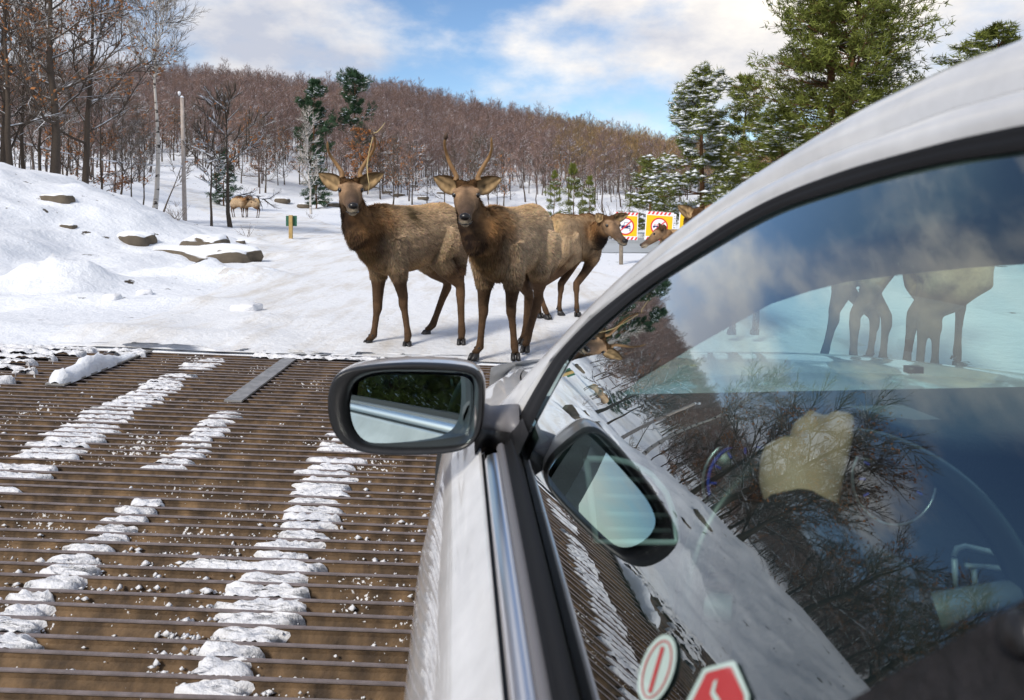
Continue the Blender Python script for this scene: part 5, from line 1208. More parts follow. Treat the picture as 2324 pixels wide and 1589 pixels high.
v, f = strip(rows); cpart('boot_lid', v, f, M_PAINT)
blk('floor_pan', (0.05, 1.55), (-1.9, 2.5), (-1.10, -1.06), M_BLACK)
for u in (0.03, 1.57):
    for v_ in (1.98, -1.35):
        o = cpart('wheel', *tube([CW(u-0.09, v_, -0.985), CW(u-0.085, v_, -0.985), CW(u+0.085, v_, -0.985), CW(u+0.09, v_, -0.985)], [0.28, 0.315, 0.315, 0.28], 28), M_TYRE)
        sgn = -1 if u < 1 else 1
        r_ = cpart('rim', *tube([CW(u+sgn*0.086, v_, -0.985), CW(u+sgn*0.097, v_, -0.985)], [0.205, 0.19], 24), M_SILVER); r_.parent = o; r_.matrix_parent_inverse = Matrix.Identity(4)
        for q in range(5):
            a_ = q*2*math.pi/5; 
# pillar behind the front door: a black, blurred corner close to the lens
rows = []
for q in np.linspace(0, 1, 12):
    w_ = 0.05-0.43*q; v0 = 0.241+(-0.136-w_)*0.72
    rows.append([CW(prof(w_)-0.006-0.004*min(1, t*6), v0-0.55*t, w_) for t in np.linspace(0, 1, 10)])
v, f = strip(rows); cpart('door_pillar', v, [q[::-1] for q in f], M_FUZZ)
p0 = hit(2318, 1440, -0.012); bt = cpart('pillar_button', *tube([CW(*p0), CW(p0[0]-0.004, p0[1], p0[2]+0.001)], [0.008, 0.006], 14), M_BLACK)
# ---------------- wing mirror
mir_c = Vector((-0.160, 1.145, HC-0.325))
MO = [(746, 870), (758, 851), (790, 838), (856, 829), (929, 825), (1002, 827), (1063, 833), (1090, 843), (1101, 863), (1101, 916), (1097, 965), (1085, 1002), (1061, 1021), (1027, 1030), (953, 1035), (880, 1035), (831, 1031), (795, 1021), (765, 1002), (751, 977), (741, 941), (740, 904)]
MG = [(799, 890), (807, 870), (843, 853.5), (880, 849), (978, 850), (1051, 853), (1070, 860), (1075.5, 875), (1073, 941), (1066, 990), (1051, 1004), (1002, 1009), (929, 1010.5), (856, 1008), (826, 1002), (807, 980), (797, 953), (793.5, 916)]
def mp_(pl, d, n=64, slope=0.0):
    a = npv(list(pl)+[pl[0]]); s = np.concatenate([[0], np.cumsum(np.linalg.norm(np.diff(a, axis=0), axis=1))]); s /= s[-1]; t = np.linspace(0, 1, n, endpoint=False)
    # start both loops at the same bearing
    q = np.stack([np.interp(t, s, a[:, k]) for k in (0, 1)], 1)
    for _ in range(2): q = (np.roll(q, 1, 0)+2*q+np.roll(q, -1, 0))/4
    c = q.mean(0); k0 = int(np.argmin(np.arctan2(q[:, 1]-c[1], q[:, 0]-c[0]))); q = np.roll(q, -k0, 0)
    return [P(x, y, d+slope*(x-925)/F) for x, y in q]
def shr(loop, k, dy): c = sum(loop, Vector())/len(loop); return [c+(p-c)*k+Vector((0, dy, 0)) for p in loop]
SL = 0.16
o0 = mp_(MO, 1.12, slope=SL); g0 = mp_(MG, 1.14, slope=SL)
wm = cpart('wing_mirror', *loft([shr(o0, 0.999, 0.012), shr(o0, 0.985, 0.0), shr(o0, 0.955, -0.004), shr(g0, 1.06, 0.006), shr(g0, 1.03, 0.022), shr(g0, 1.0, 0.030)], False), M_BLACK)
cpart('housing', *loft([shr(o0, 0.999, 0.012), shr(o0, 1.000, 0.03), shr(o0, 0.97, 0.06), shr(o0, 0.88, 0.095), shr(o0, 0.7, 0.125), shr(o0, 0.4, 0.142), shr(o0, 0.05, 0.147)], False), mat('mirror_cap', (0.50, 0.49, 0.50), 0.3, coat=1.0), wm)
MN = Vector((0.30, -0.955, 0.085)).normalized()
gc = sum(g0, Vector())/len(g0)+Vector((0, 0.026, 0)); gl = []
for p in g0:                                                 # the pane tilts inside its rim
    dr_ = Vector((p.x, p.y, p.z-HC)); t_ = (gc-Vector((0, 0, HC))).dot(MN)/dr_.dot(MN); gl.append(Vector((0, 0, HC))+dr_*t_)
gm = cpart('mirror_glass', gl, [tuple(range(len(gl)))[::-1]], M_MIRROR, wm, False)
cc_ = sum(gl, Vector())/len(gl)
nrm = (gl[10]-cc_).cross(gl[0]-cc_)
back = shr(g0, 1.0, 0.030); v, f = loft([back, [p+Vector((0, 0.05, 0)) for p in back]], False); cpart('inner_rim', v, f, M_BLACK, wm)
arm = [hit(1150, 975, -0.03), hit(1132, 975, -0.05)]
A0 = P(1080, 972, 1.20); A1 = P(1112, 972, 1.22); A2 = P(1150, 972, 1.21); A3 = P(1178, 985, 1.18)
def ringy(c, rx_, rz_, n=14): return [c+Vector((0.0, rx_*math.cos(a_), rz_*math.sin(a_))) for a_ in np.linspace(0, 2*math.pi, n, endpoint=False)]
v, f = loft([ringy(A0, 0.05, 0.045), ringy(A1, 0.042, 0.032), ringy(A2, 0.05, 0.033), ringy(A3, 0.06, 0.042)]); cpart('mirror_arm', v, f, M_BLACK, wm)
v, f = loft([ringy(A0+Vector((0, -0.002, 0.022)), 0.047, 0.026), ringy(A1+Vector((0, -0.003, 0.016)), 0.040, 0.019), ringy(A2+Vector((0, -0.003, 0.016)), 0.048, 0.02), ringy(A3+Vector((0, 0, 0.02)), 0.055, 0.024)]); cpart('arm_cover', v, f, M_GREYP, wm)
sail = [hit(1131, 1030, -0.010), hit(1175, 1036, -0.008), hit(1200, 984, -0.008), hit(1186, 950, -0.010), hit(1160, 965, -0.014)]
cpart('mirror_sail', [CW(*p) for p in sail], [(0, 1, 2, 3, 4)], M_BLACK, None, False)
# ---------------- stickers on the pane
M_STW = mat('sticker_white', (0.52, 0.66, 0.60), 0.5, coat=1.0); M_STR = mat('sticker_red', (0.50, 0.035, 0.04), 0.5, coat=1.0)
def decal(name, pl, m, off, parent=None):
    pts = [hit(x, y, off) for x, y in pl]; o = cpart(name, [CW(*p) for p in pts], [tuple(range(len(pts)))], m, parent, False); return o
def oval(cx, cy, a, b, rot, n=40):
    return [(cx+a*math.cos(t)*math.cos(rot)-b*math.sin(t)*math.sin(rot), cy+a*math.cos(t)*math.sin(rot)+b*math.sin(t)*math.cos(rot)) for t in np.linspace(0, 2*math.pi, n, endpoint=False)]
ro = R(-72)
s0 = decal('round_sticker', oval(1491, 1519, 82, 38, ro), M_STW, -0.0006); s0['label'] = 'oval white sticker with a red ring and slash'
o1, o2 = oval(1490, 1519, 69, 29, ro), oval(1490, 1519, 65, 25.5, ro)
v = [CW(*hit(x, y, -0.0012)) for x, y in o1+o2]; cpart('red_ring', v, [(i, (i+1) % 40, 40+(i+1) % 40, 40+i) for i in range(40)], M_STR, s0, False)
decal('slash', [(1500, 1466), (1508, 1470), (1478, 1574), (1470, 1570)], M_STR, -0.0012, s0)
s1 = decal('red_sticker', [(1543, 1620), (1596, 1518), (1610, 1513), (1662, 1500), (1669, 1503), (1700, 1575), (1700, 1640)], M_STW, -0.0006); s1['label'] = 'red sign shaped sticker with a white edge'
decal('red_field', [(1556, 1622), (1602, 1528), (1612, 1524), (1654, 1513), (1660, 1515), (1688, 1578), (1688, 1640)], M_STR, -0.0012, s1)
decal('pale_mark', [(1619, 1547), (1628, 1541), (1622, 1570), (1636, 1590), (1624, 1600), (1612, 1574)], M_STW, -0.0018, s1)
# ---------------- interior
def dash_row(u):
    hump = 0.045*math.exp(-((u-0.42)/0.20)**4)
    return [(1.44, -0.395), (1.36, -0.362), (1.20, -0.350), (1.06, -0.338+hump*0.6), (0.985, -0.325+hump), (0.955, -0.330+hump), (0.945, -0.345+hump), (0.985, -0.36+hump*0.5), (1.0, -0.46), (0.93, -0.50), (0.92, -0.60), (0.98, -0.75), (1.05, -0.95)]
us_ = np.linspace(0.125, 2*UC-0.125, 40); rows = [[CW(u, v_, w_) for v_, w_ in dash_row(u)] for u in us_]
v, f = strip(rows); dsh = cpart('dashboard', v, [q[::-1] for q in f], M_DASH)
sweep('dash_band', [(0.16, -0.345), (0.16, -0.346)], 1.0, 1.0, M_DASH2, n=2, mir=False) if False else None
v, f = strip([[CW(u, 1.20, -0.346), CW(u, 1.10, -0.341)] for u in np.linspace(0.15, 0.75, 8)]); cpart('demister_strip', v, f, M_DASH2, dsh, False)
def ringo(name, c, rx_, rz_, r_, m, parent=None, n=40, part_=1.0, tilt=0.25, pts=None):
    ps = []
    for a_ in np.linspace(0, 2*math.pi*part_, n): ps.append(CW(c[0]+rx_*math.cos(a_), c[1]+tilt*rz_*math.sin(a_), c[2]+rz_*math.sin(a_)))
    return cpart(name, *tube(ps, r_, 6, False), m, parent)
M_BLUE = mat('blue_gauge_light', (0.02, 0.05, 0.3), 0.4, emit=((0.03, 0.12, 1.0), 0.05)); M_DIAL = mat('dial_face', (0.012, 0.012, 0.014), 0.3)
for u in (0.39, 0.60):
    c = (u, 0.985, -0.385); dl = cpart('gauge', *tube([CW(c[0], c[1]+0.012, c[2]), CW(c[0], c[1], c[2])], 0.062, 28), M_DIAL, dsh)
    ringo('gauge_rim', (c[0], c[1]-0.006, c[2]), 0.060, 0.060, 0.0022, M_SILVER, dsh, tilt=0.1)
    if u < 0.5: ringo('gauge_ring', (c[0], c[1]-0.004, c[2]), 0.052, 0.052, 0.0022, M_BLUE, dsh, tilt=0.1)
    mbq = MB()
    for a_ in np.linspace(-0.5, 3.64, 9): mbq.tube([CW(c[0]+0.040*math.cos(a_), c[1]-0.003, c[2]+0.040*math.sin(a_)), CW(c[0]+0.048*math.cos(a_), c[1]-0.003, c[2]+0.048*math.sin(a_))], 0.0016, 4)
    cpart('tick_marks', mbq.v, mbq.f, M_BLUE, dsh, False)
# the left-hand air vent with its bright D-shaped frame
VD = [(1332, 1042), (1395, 1043), (1432, 1052), (1478, 1078), (1512, 1118), (1531, 1170), (1538, 1226), (1530, 1232), (1440, 1231), (1352, 1228)]
def dashpt(px, py, d): q = ray(px, py); s = d/q[1]; return CW(q[0]*s, q[1]*s, q[2]*s)
loopv = [dashpt(x, y, 0.90) for x, y in VD]; cpart('vent_frame', *tube(loopv+[loopv[0]], 0.0042, 7, False), M_BRIGHT, dsh)
vf = cpart('air_vent', loopv+[p+CA*0.05 for p in loopv], [tuple(range(len(loopv), 2*len(loopv)))]+[(i, (i+1) % len(loopv), len(loopv)+(i+1) % len(loopv), len(loopv)+i) for i in range(len(loopv))], M_BLACK, dsh, False)
for py in (1085, 1125, 1165, 1200):
    cpart('vent_slat', *tube([dashpt(1345+ (py-1040)*0.05, py, 0.925), dashpt(1505+(py-1085)*0.15, py+6, 0.925)], 0.004, 5), M_DASH2, dsh)
for lp in ([(2165, 1262), (2172, 1245), (2190, 1240), (2290, 1262), (2312, 1278), (2326, 1330)], [(2168, 1330), (2166, 1268)], [(2190, 1284), (2322, 1294)], [(2214, 1345), (2210, 1290)]):
    cpart('console_trim', *tube([dashpt(x, y, 0.88) for x, y in lp], 0.0036, 6), M_BRIGHT, dsh)
for lp in ([(1733, 1253), (1737, 1320), (1741, 1372)], [(1733, 1253), (1745, 1248), (1765, 1246)]):
    cpart('door_pull_trim', *tube([dashpt(x, y, 0.62) for x, y in lp], 0.003, 6), M_BRIGHT)
# steering wheel
WC = Vector((0.40, 0.70, -0.424)); WR = 0.178; tl_ = R(18)
def wpt(r_, a_, o_=0.0): return (WC.x+r_*math.cos(a_), WC.y+r_*math.sin(a_)*math.sin(tl_)-o_*math.cos(tl_), WC.z+r_*math.sin(a_)*math.cos(tl_)+o_*math.sin(tl_))
rim_ = [wpt(WR, a_) for a_ in np.linspace(0, 2*math.pi, 65)[:-1]]
rr = []
for i in range(64):
    a_ = i*2*math.pi/64; c = Vector(CW(*wpt(WR, a_))); e1 = Vector(CW(*wpt(WR+0.01, a_)))-c; e1.normalize(); e2 = Vector(CW(*wpt(WR, a_, 0.01)))-c; e2.normalize()
    rr.append([c+e1*(0.0150*math.cos(t))+e2*(0.0165*math.sin(t)) for t in np.linspace(0, 2*math.pi, 10, endpoint=False)])
v, f = loft(rr+[rr[0]], False); swh = cpart('steering_wheel', v, f, mat('wheel_leather', (0.028, 0.030, 0.033), 0.32, noise=0.15))
v, f = tube([CW(*wpt(0, 0, -0.03)), CW(*wpt(0, 0, 0.0)), CW(*wpt(0, 0, 0.02)), CW(*wpt(0, 0, 0.026))], [0.078, 0.08, 0.066, 0.03], 24); cpart('hub', v, f, M_DASH, swh)
for a_ in (R(10), R(170), R(250), R(290)):
    cpart('spoke', *tube([CW(*wpt(0.05, a_, 0.0)), CW(*wpt(0.12, a_, -0.01)), CW(*wpt(WR, a_))], [0.02, 0.014, 0.012], 8), M_DASH2 if abs(math.sin(a_)) < 0.5 else M_DASH, swh)
cpart('steering_column', *tube([CW(0.40, 0.73, -0.42), CW(0.40, 1.0, -0.48)], [0.05, 0.07], 14), M_DASH)
cpart('stalk', *tube([CW(0.36, 0.76, -0.42), CW(0.30, 0.75, -0.40), CW(0.25, 0.735, -0.385)], [0.008, 0.010, 0.008], 8), M_BLACK)
# door card, seats, rear wall
sweep('door_card', [(0.115, -0.372), (0.135, -0.40), (0.12, -0.50), (0.15, -0.56), (0.15, -0.60), (0.11, -0.64), (0.10, -1.05)], -0.8, 1.05, M_DASH)
for u in (0.42, 1.18):
    st = cpart('seat', *loft([[CW(u+x*sx, v_, w_+z*0.06) for x, z in ((-1, -1), (1, -1), (1, 0.6), (0.7, 1), (-0.7, 1), (-1, 0.6))] for v_, w_, sx in ((0.10, -0.72, 0.24), (0.5, -0.69, 0.25), (0.56, -0.72, 0.22))]), M_FABRIC)
    cpart('seat_back', *loft([[CW(u+x*sx, v_+z*0.06, w_) for x, z in ((-1, -1), (1, -1), (1, 0.6), (0.7, 1), (-0.7, 1), (-1, 0.6))] for v_, w_, sx in ((0.04, -0.75, 0.24), (-0.08, -0.5, 0.25), (-0.2, -0.22, 0.20))]), M_FABRIC, st)
    cpart('head_rest', *loft([[CW(u+x*sx, v_+z*0.045, w_) for x, z in ((-1, -1), (1, -1), (1, 1), (-1, 1))] for v_, w_, sx in ((-0.22, -0.17, 0.10), (-0.24, -0.08, 0.13), (-0.25, 0.0, 0.11))]), M_FABRIC, st)
rear = CW(UC, -1.2, -0.3)
# rear-view mirror behind the windscreen
cpart('interior_mirror', *loft([[CW(0.80+x, 0.72+z*0.0, 0.0+z) for x, z in ((-0.12, -0.025), (0.12, -0.025), (0.12, 0.03), (-0.12, 0.03))], [CW(0.80+x, 0.75, 0.0+z) for x, z in ((-0.11, -0.02), (0.11, -0.02), (0.11, 0.025), (-0.11, 0.025))]]), M_BLACK)
# ---------------- the driver
M_SKIN = mat('skin', (0.64, 0.38, 0.25), 0.5, noise=0.12, nscale=12); M_JACKET = mat('dark_jacket', (0.012, 0.014, 0.020), 0.85, noise=0.3, nscale=30, bump=0.4, bscale=40); M_HAIR = mat('hair', (0.04, 0.026, 0.018), 0.6); M_TROUSER = mat('trousers', (0.03, 0.035, 0.05), 0.9)
drv = thing('person', CW(0.42, 0.15, -0.70), 'driver in a dark jacket gripping the steering wheel with the left hand, thumb up', 'person')
VB = []; FB = []
def putp(vf):
    o = len(VB); VB.extend(Vector(p) for p in vf[0]); FB.extend(tuple(i+o for i in q) for q in vf[1])
def body_part(name, m, voxel, it):
    me = smoothmesh(VB, FB, voxel, it); me.materials.clear(); me.materials.append(m); me.polygons.foreach_set('use_smooth', np.ones(len(me.polygons), bool)); VB.clear(); FB.clear()
    o = obj(name, me, drv); o.location = -drv.location; return o
def ch(pts, rad, k=12): putp(tube([CW(*p) for p in pts], rad, k))
# body and both hands as one skin
ch([(0.42, 0.06, -0.66), (0.42, 0.07, -0.45), (0.42, 0.05, -0.26), (0.42, 0.05, -0.17)], [0.13, 0.15, 0.15, 0.06])
ch([(0.42, 0.05, -0.2), (0.42, 0.06, -0.10), (0.42, 0.08, -0.05)], [0.06, 0.055, 0.06])
ch([(0.42, 0.10, -0.115), (0.42, 0.10, -0.07), (0.42, 0.085, 0.0), (0.42, 0.08, 0.055), (0.42, 0.08, 0.08)], [0.045, 0.07, 0.088, 0.075, 0.03])
ch([(0.42, 0.165, -0.03), (0.42, 0.192, -0.05), (0.42, 0.17, -0.055)], [0.012, 0.016, 0.012], 8)
for sg in (-1, 1):
    ch([(0.42+sg*0.09, 0.06, -0.64), (0.42+sg*0.11, 0.45, -0.60), (0.42+sg*0.11, 0.62, -0.78), (0.42+sg*0.10, 0.80, -1.0)], [0.085, 0.07, 0.055, 0.04])
ch([(0.27, 0.06, -0.22), (0.215, 0.22, -0.31), (0.215, 0.40, -0.345), (0.262, 0.54, -0.312), (0.312, 0.655, -0.286)], [0.065, 0.052, 0.045, 0.036, 0.028])
ch([(0.57, 0.06, -0.22), (0.63, 0.10, -0.40), (0.62, 0.18, -0.52), (0.56, 0.32, -0.58), (0.50, 0.44, -0.60)], [0.065, 0.052, 0.045, 0.036, 0.028])
def hand(wr, fw_, rimdir, outd, sg):
    """a fist round the rim: wr wrist, fw_ towards the rim, rimdir along the rim (thumb side), outd away from the palm"""
    wr, f_, rd, od_ = Vector(wr), Vector(fw_).normalized(), Vector(rimdir).normalized(), Vector(outd).normalized()
    def q(a, b, c): p = wr+f_*a+rd*b+od_*c; return (p.x, p.y, p.z)
    ch([q(-0.01, 0, 0.0), q(0.03, 0.0, 0.004), q(0.065, 0.0, 0.008)], [0.028, 0.037, 0.034])
    ch([q(0.03, 0.02, 0.004), q(0.075, 0.028, 0.010)], [0.02, 0.017]); ch([q(0.03, -0.02, 0.004), q(0.07, -0.028, 0.008)], [0.02, 0.016])
    for b, l_, r_ in ((0.030, 1.0, 0.0095), (0.010, 1.08, 0.0098), (-0.011, 1.0, 0.0094), (-0.031, 0.82, 0.0084)):
        ch([q(0.06, b, 0.008), q(0.068*l_+0.012, b, 0.008), q(0.084*l_+0.010, b, -0.012), q(0.078*l_+0.006, b, -0.034), q(0.066, b, -0.040)], [r_*1.15, r_*1.1, r_, r_*0.95, r_*0.8], 8)
    ch([q(0.005, 0.018, -0.006), q(0.03, 0.040, -0.010), q(0.048, 0.058, -0.012), q(0.060, 0.072, -0.010)], [0.020, 0.0175, 0.0155, 0.012], 8)
hand((0.312, 0.650, -0.286), (0.30, 0.75, 0.42), (0.62, 0.10, 0.75), (-0.45, -0.25, 0.80), 1)
hand((0.50, 0.44, -0.60), (-0.25, 0.9, -0.2), (-0.9, 0.1, 0.2), (0.2, 0.0, 0.95), -1)
body_part('body', M_SKIN, 0.0055, 4)
ch([(0.42, 0.05, -0.66), (0.42, 0.06, -0.45), (0.42, 0.045, -0.27), (0.42, 0.05, -0.165)], [0.15, 0.172, 0.175, 0.075])
ch([(0.30, 0.05, -0.215), (0.42, 0.05, -0.20), (0.54, 0.05, -0.215)], [0.085, 0.09, 0.085])
ch([(0.28, 0.06, -0.22), (0.215, 0.22, -0.31), (0.215, 0.40, -0.345), (0.262, 0.54, -0.312), (0.303, 0.636, -0.290)], [0.085, 0.075, 0.066, 0.056, 0.044])
ch([(0.56, 0.06, -0.22), (0.63, 0.10, -0.40), (0.62, 0.18, -0.52), (0.56, 0.32, -0.58), (0.505, 0.43, -0.60)], [0.085, 0.075, 0.066, 0.056, 0.044])
body_part('jacket', M_JACKET, 0.010, 4)
for sg in (-1, 1):
    ch([(0.42+sg*0.09, 0.06, -0.64), (0.42+sg*0.11, 0.45, -0.60), (0.42+sg*0.11, 0.62, -0.78), (0.42+sg*0.10, 0.78, -0.98)], [0.10, 0.085, 0.07, 0.055])
body_part('trousers', M_TROUSER, 0.012, 3)
ch([(0.42, 0.045, -0.04), (0.42, 0.05, 0.02), (0.42, 0.07, 0.075), (0.42, 0.09, 0.098)], [0.07, 0.094, 0.088, 0.04])
body_part('hair', M_HAIR, 0.009, 3)
for sg in (-1, 1):
    bm = bmesh.new(); bmesh.ops.create_icosphere(bm, subdivisions=2, radius=0.011); c = CW(0.42+sg*0.032, 0.158, 0.0)
    o = part('eye', [c+q.co for q in bm.verts], [[w_.index for w_ in q.verts] for q in bm.faces], M_EYE, drv, True); o.location = -drv.location; bm.free()
# ------------------------------------------------------------------ signs, posts, pole and wires
M_YEL = mat('sign_yellow', (0.80, 0.52, 0.0), 0.45); M_WHT = mat('sign_white', (0.80, 0.80, 0.82), 0.45); M_RED = mat('sign_red', (0.70, 0.035, 0.03), 0.45); M_NAVY = mat('sign_navy', (0.02, 0.016, 0.10), 0.5)
M_INK = mat('marker_black', (0.02, 0.02, 0.022), 0.6)
M_POST = mat('weathered_post', (0.30, 0.25, 0.19), 0.85, noise=0.35, nscale=12, col2=(0.20, 0.16, 0.12)); M_POLE = mat('grey_pole', (0.42, 0.36, 0.32), 0.8, noise=0.2, nscale=6)
M_YPOST = mat('yellowish_post', (0.40, 0.27, 0.10), 0.8, noise=0.2); M_GREEN = mat('green_plate', (0.015, 0.10, 0.055), 0.5); M_WIRE = mat('wire', (0.13, 0.12, 0.12), 0.6)
def warning_sign(c, rot, roll, label, posts, pict, SW=0.51, SH=0.56):
    t = thing('warning_sign', Vector((c.x, c.y, gz(c.x, c.y))), label, 'sign', 'yellow warning signs by the pond'); M = Matrix.Rotation(rot, 4, 'Z') @ Matrix.Rotation(roll, 4, 'Y')
    def loc(x, z, y=0.0): return M @ Vector((x, y, z))+Vector((0, 0, c.z-t.location.z))
    def plate(name, pl, m, y0, th=0.006, par=t):
        n = len(pl); v = [loc(x, z, y0) for x, z in pl]+[loc(x, z, y0+th) for x, z in pl]
        return part(name, v, [tuple(range(n))[::-1], tuple(range(n, 2*n))]+[(i, (i+1) % n, n+(i+1) % n, n+i) for i in range(n)], m, par)
    W, H_ = SW/2, SH/2
    plate('board', [(-W, -H_), (W, -H_), (W, H_), (-W, H_)], M_WHT, 0.0, 0.012)
    plate('yellow_panel', [(-W*0.93, -H_*0.73), (W*0.93, -H_*0.73), (W*0.93, H_*0.73), (-W*0.93, H_*0.73)], M_YEL, -0.002, 0.002)
    for sg in (1, -1):
        for i in range(6):
            x = -W+0.03+i*0.083; z0, z1 = (H_*0.79, H_*0.99) if sg > 0 else (-H_*0.99, -H_*0.79)
            plate('red_stripe', [(x, z0), (min(W, x+0.040), z0), (min(W, x+0.072), z1), (min(W, x+0.032), z1)], M_RED, -0.002, 0.002)
    r1, r2 = 0.178, 0.150; cz = -0.005
    cir = lambda r_: [(r_*math.cos(a_), cz+r_*math.sin(a_)) for a_ in np.linspace(0, 2*math.pi, 32, endpoint=False)]
    plate('red_disc', cir(r1), M_RED, -0.004, 0.002); plate('white_disc', cir(r2), M_WHT, -0.006, 0.002)
    if pict == 'van':
        for pl in ([(-0.085, -0.05), (0.10, -0.05), (0.10, 0.0), (0.085, 0.012), (-0.085, 0.012)], [(0.085, -0.10), (0.103, -0.10), (0.103, -0.055), (0.085, -0.055)], [(-0.04, 0.012), (-0.03, 0.012), (-0.02, 0.065), (0.06, 0.065), (0.085, 0.012), (0.092, 0.012), (0.066, 0.072), (-0.026, 0.072)]):
            plate('van_picture', pl, M_NAVY, -0.008, 0.002)
        plate('window_picture', [(0.055, -0.035), (0.098, -0.035), (0.098, -0.02), (0.055, -0.02)], M_WHT, -0.0085, 0.0005)
    else:
        plate('van_picture', [(-0.125, -0.035), (0.125, -0.035), (0.125, 0.004), (-0.125, 0.004)], M_NAVY, -0.008, 0.002)
        for x in (-0.07, 0.075): plate('wheel_picture', [(x+0.022*math.cos(a_), -0.04+0.022*math.sin(a_)) for a_ in np.linspace(0, 6.28, 12)], M_WHT, -0.0085, 0.0005)
        for x in (-0.09, -0.045, -0.02, 0.05):
            plate('flame_mark', [(x-0.004, 0.006), (x+0.004, 0.006), (x+0.004, 0.045), (x-0.004, 0.045)], M_RED, -0.0085, 0.0015); plate('flame_mark', [(x-0.013, 0.018), (x+0.013, 0.018), (x+0.013, 0.026), (x-0.013, 0.026)], M_RED, -0.009, 0.001)
    a_ = R(43); n_ = Vector((math.cos(a_), math.sin(a_))); p_ = Vector((-n_.y, n_.x))*0.011
    plate('slash', [(q.x, q.y+cz) for q in (-n_*0.155-p_, n_*0.155-p_, n_*0.155+p_, -n_*0.155+p_)], M_RED, -0.0105, 0.002)
    for px_ in posts:
        b = loc(px_, 0.25, 0.05); part('post', *tube([(b.x, b.y, -0.3), (b.x+0.005, b.y, c.z-t.location.z+0.30)], [0.042, 0.040], 10), M_POST, t, True)
    return t, plate
DS = 15.0
warning_sign(P(1419.5, 513, DS), R(2), R(2), 'yellow warning sign with a crossed out van, left one behind the cow elk', [-0.09], 'van')
t2, plate = warning_sign(P(1496, 513.5, DS), R(2), R(4), 'yellow warning sign with a crossed out low vehicle, middle one behind the calf', [0.05], 'low', 0.57, 0.585)
rng_ = random.Random(4)
for i in range(9):                                           # upright scribbled writing along the right edge
    z = 0.215-i*0.045; x = 0.302; bs = []
    plate('scribble', [(x-0.012, z-0.014), (x-0.008, z-0.014), (x-0.004+rng_.uniform(-.006, .006), z+0.016), (x-0.009, z+0.016)], M_INK, -0.004, 0.002)
    plate('scribble', [(x-0.010, z+0.008), (x+0.022, z+rng_.uniform(-0.004, 0.012)), (x+0.022, z-0.002), (x-0.010, z+0.003)], M_INK, -0.004, 0.002)
    if i % 2: plate('scribble', [(x+0.012, z-0.015), (x+0.018, z-0.015), (x+0.022, z+0.012), (x+0.015, z+0.012)], M_INK, -0.004, 0.002)
plate('white_edge_board', [(0.286, -0.28), (0.335, -0.28), (0.335, 0.27), (0.286, 0.27)], M_WHT, -0.001, 0.004)
warning_sign(P(1572, 512, DS), R(2), R(4), 'yellow warning sign mostly hidden by an ear and the windscreen pillar', [0.0], 'van', 0.57, 0.585)
# small green plate on a yellowish post by the bend
p = onground(660, 543); t = thing('marker_post', p, 'yellowish wooden post with a small green plate beside the bend', 'post')
h = (543-489)/F*p.y
part('post', *loft([[(x, y, z) for x, y in ((-.055, -.05), (.055, -.05), (.055, .05), (-.055, .05))] for z in (-0.3, h)]), M_YPOST, t); part('green_plate', *loft([[(-0.14+x, -0.056, z) for x, z in ((-.09, h-.36), (.27, h-.36), (.27, h-.02), (-.09, h-.02))], [(-0.14+x, -0.050, z) for x, z in ((-.09, h-.36), (.27, h-.36), (.27, h-.02), (-.09, h-.02))]]), M_GREEN, t).location = (0.05, 0.12, 0)
# the grey pole and its wires
D = 41.0; b = foot(420, D); tp_ = P(413, 222, D)
t = thing('utility_pole', b, 'bare grey wooden pole standing beside the far bend', 'pole')
part('pole', *tube([Vector((0, 0, -0.5)), (tp_-b)], [0.125, 0.09], 12), M_POLE, t, True); part('snow_cap', *tube([tp_-b, tp_-b+Vector((0, 0, 0.05)), tp_-b+Vector((0, 0, 0.11))], [0.10, 0.09, 0.03], 10), M_CLEAN, t, True)
part('insulator', *tube([tp_-b+Vector((-0.15, 0, 0.12)), tp_-b+Vector((-0.15, 0, 0.30)), tp_-b+Vector((-0.15, 0, 0.36))], [0.05, 0.09, 0.04], 8), M_CLEAN, t, True); part('insulator_arm', *tube([tp_-b+Vector((0, 0, -0.05)), tp_-b+Vector((-0.15, 0, 0.16))], 0.02, 6), M_WIRE, t)
def wire(a, b_, sag, r_, m, label, snow=False):
    a, b_ = Vector(a), Vector(b_); pts = [a.lerp(b_, q)-Vector((0, 0, sag*4*q*(1-q))) for q in np.linspace(0, 1, 40)]
    mbw = MB().tube(pts, r_, 6); o = tag(mbw.build('wire', m, None, True), label, 'wire', 'wires strung from the grey pole')
    if snow:
        fine = [a.lerp(b_, q)-Vector((0, 0, sag*4*q*(1-q)))+Vector((0, 0, 0.02)) for q in np.linspace(0, 1, 260)]; rr = [0.045*max(0.15, min(1, 2.2*float(vnoise(q*0.45, 1.0, 6))-0.35)) for q in range(260)]
        mbw = MB().tube(fine, rr, 6); mbw.build('snow_sleeve', M_CLEAN, o, True)
A_ = P(412, 226, D); wire(A_+Vector((0, 0, 0.1)), P(-420, -190, 24), 0.35, 0.012, M_WIRE, 'thin uppermost wire climbing left from the pole top')
wire(P(413, 333, D), P(-420, 150, 24), 0.4, 0.012, M_WIRE, 'thin middle wire running left behind the birch')
wire(P(416, 378, D), P(-420, 150, 26), 0.9, 0.016, M_WIRE, 'lowest cable thick with snow running left behind the birch', True)
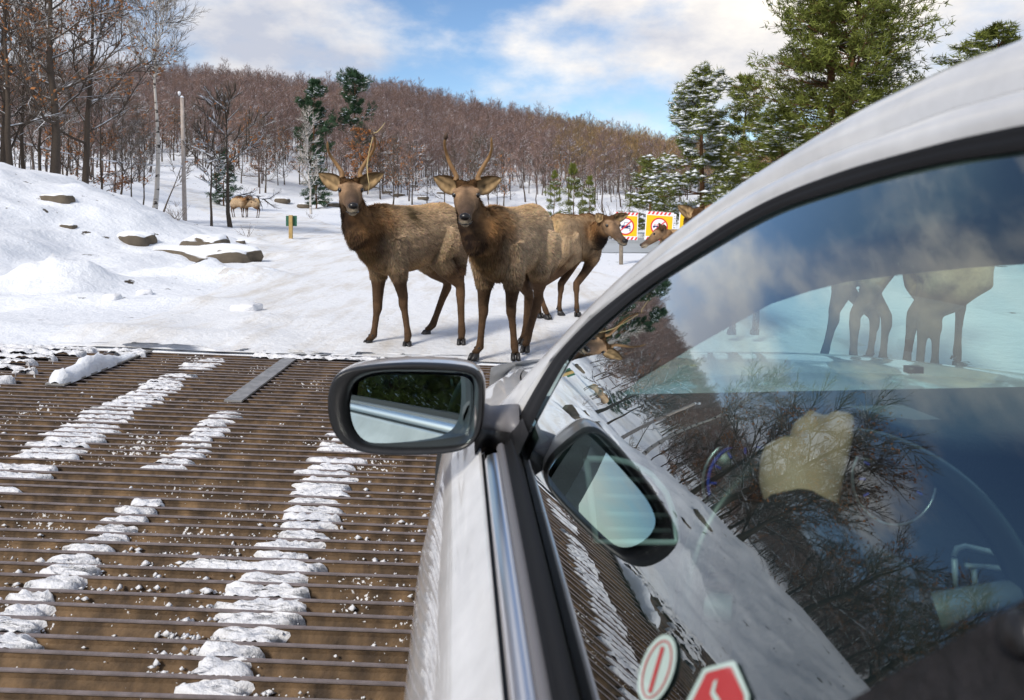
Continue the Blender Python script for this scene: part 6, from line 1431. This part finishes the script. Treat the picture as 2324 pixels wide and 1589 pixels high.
# small leafless shrubs
def shrub(p, h, n, label, seed, m=None):
    r = np.random.RandomState(seed); a_ = r.uniform(0, 6.28, n); e = r.uniform(0.4, 1.3, n); L_ = h*r.uniform(0.5, 1.1, n); P1 = np.stack([np.cos(a_)*np.cos(e)*L_, np.sin(a_)*np.cos(e)*L_, np.sin(e)*L_], 1); P0 = r.normal(0, h*0.08, (n, 3))*npv((1, 1, 0))-npv((0, 0, 0.05))
    T_ = AR(); T_.add(*cones(P0, P1, h*0.014, h*0.006)); q = spawn(r, P0, P1, 4, 0.45, 0.6, 0.1); T_.add(*cones(q[0], q[1], h*0.008, h*0.003)); q = spawn(r, q[0], q[1], 3, 0.5, 0.6, 0.1); T_.add(*cones(q[0], q[1], h*0.005, h*0.002))
    o = obj('shrub', T_.mesh('shrub', M_TWIG), None, p); tag(o, label, 'shrub')
shrub(onground(708, 497), 0.6, 8, 'few bare twigs by the snowy verge under the white aspen', 2)
shrub(onground(400, 498), 0.55, 14, 'small bare shrub on the round end of the left bank', 3)
shrub(onground(545, 592), 0.35, 10, 'dead weed stalks in snow beside the mossy rock', 4)
shrub(onground(560, 538), 0.5, 6, 'pair of dead stalks on the snow right of the stones', 5)
shrub(onground(400, 470), 0.5, 9, 'thin dead stalks beside the grey pole', 6)
p_ = P(1482, 555, 24); shrub(Vector((p_.x, p_.y+9, -0.35)), 1.6, 22, 'grey leafless bush on the far shore between the signs', 7)
# hillside brush and boulders just above the far bend
rb = random.Random(12)
for i, (px, py, s) in enumerate(((760, 470, 0.9), (735, 462, 0.7), (690, 470, 0.8), (905, 447, 0.8), (960, 452, 0.7), (880, 440, 0.7), (640, 462, 0.9), (1000, 441, 0.6), (940, 425, 0.6), (1095, 440, 0.6))):
    p = onground(px, py); rock('boulder', (p.x, p.y, p.z+0.1), (s, s*0.7, s*0.45), 40+i, None, res=2)['group'] = 'dark boulders along the foot of the hill'
    o = [q for q in COL.objects if q.name.startswith('boulder')][-1]; tag(o, 'dark snow capped boulder at the foot of the wooded hill', 'boulder', 'dark boulders along the foot of the hill')
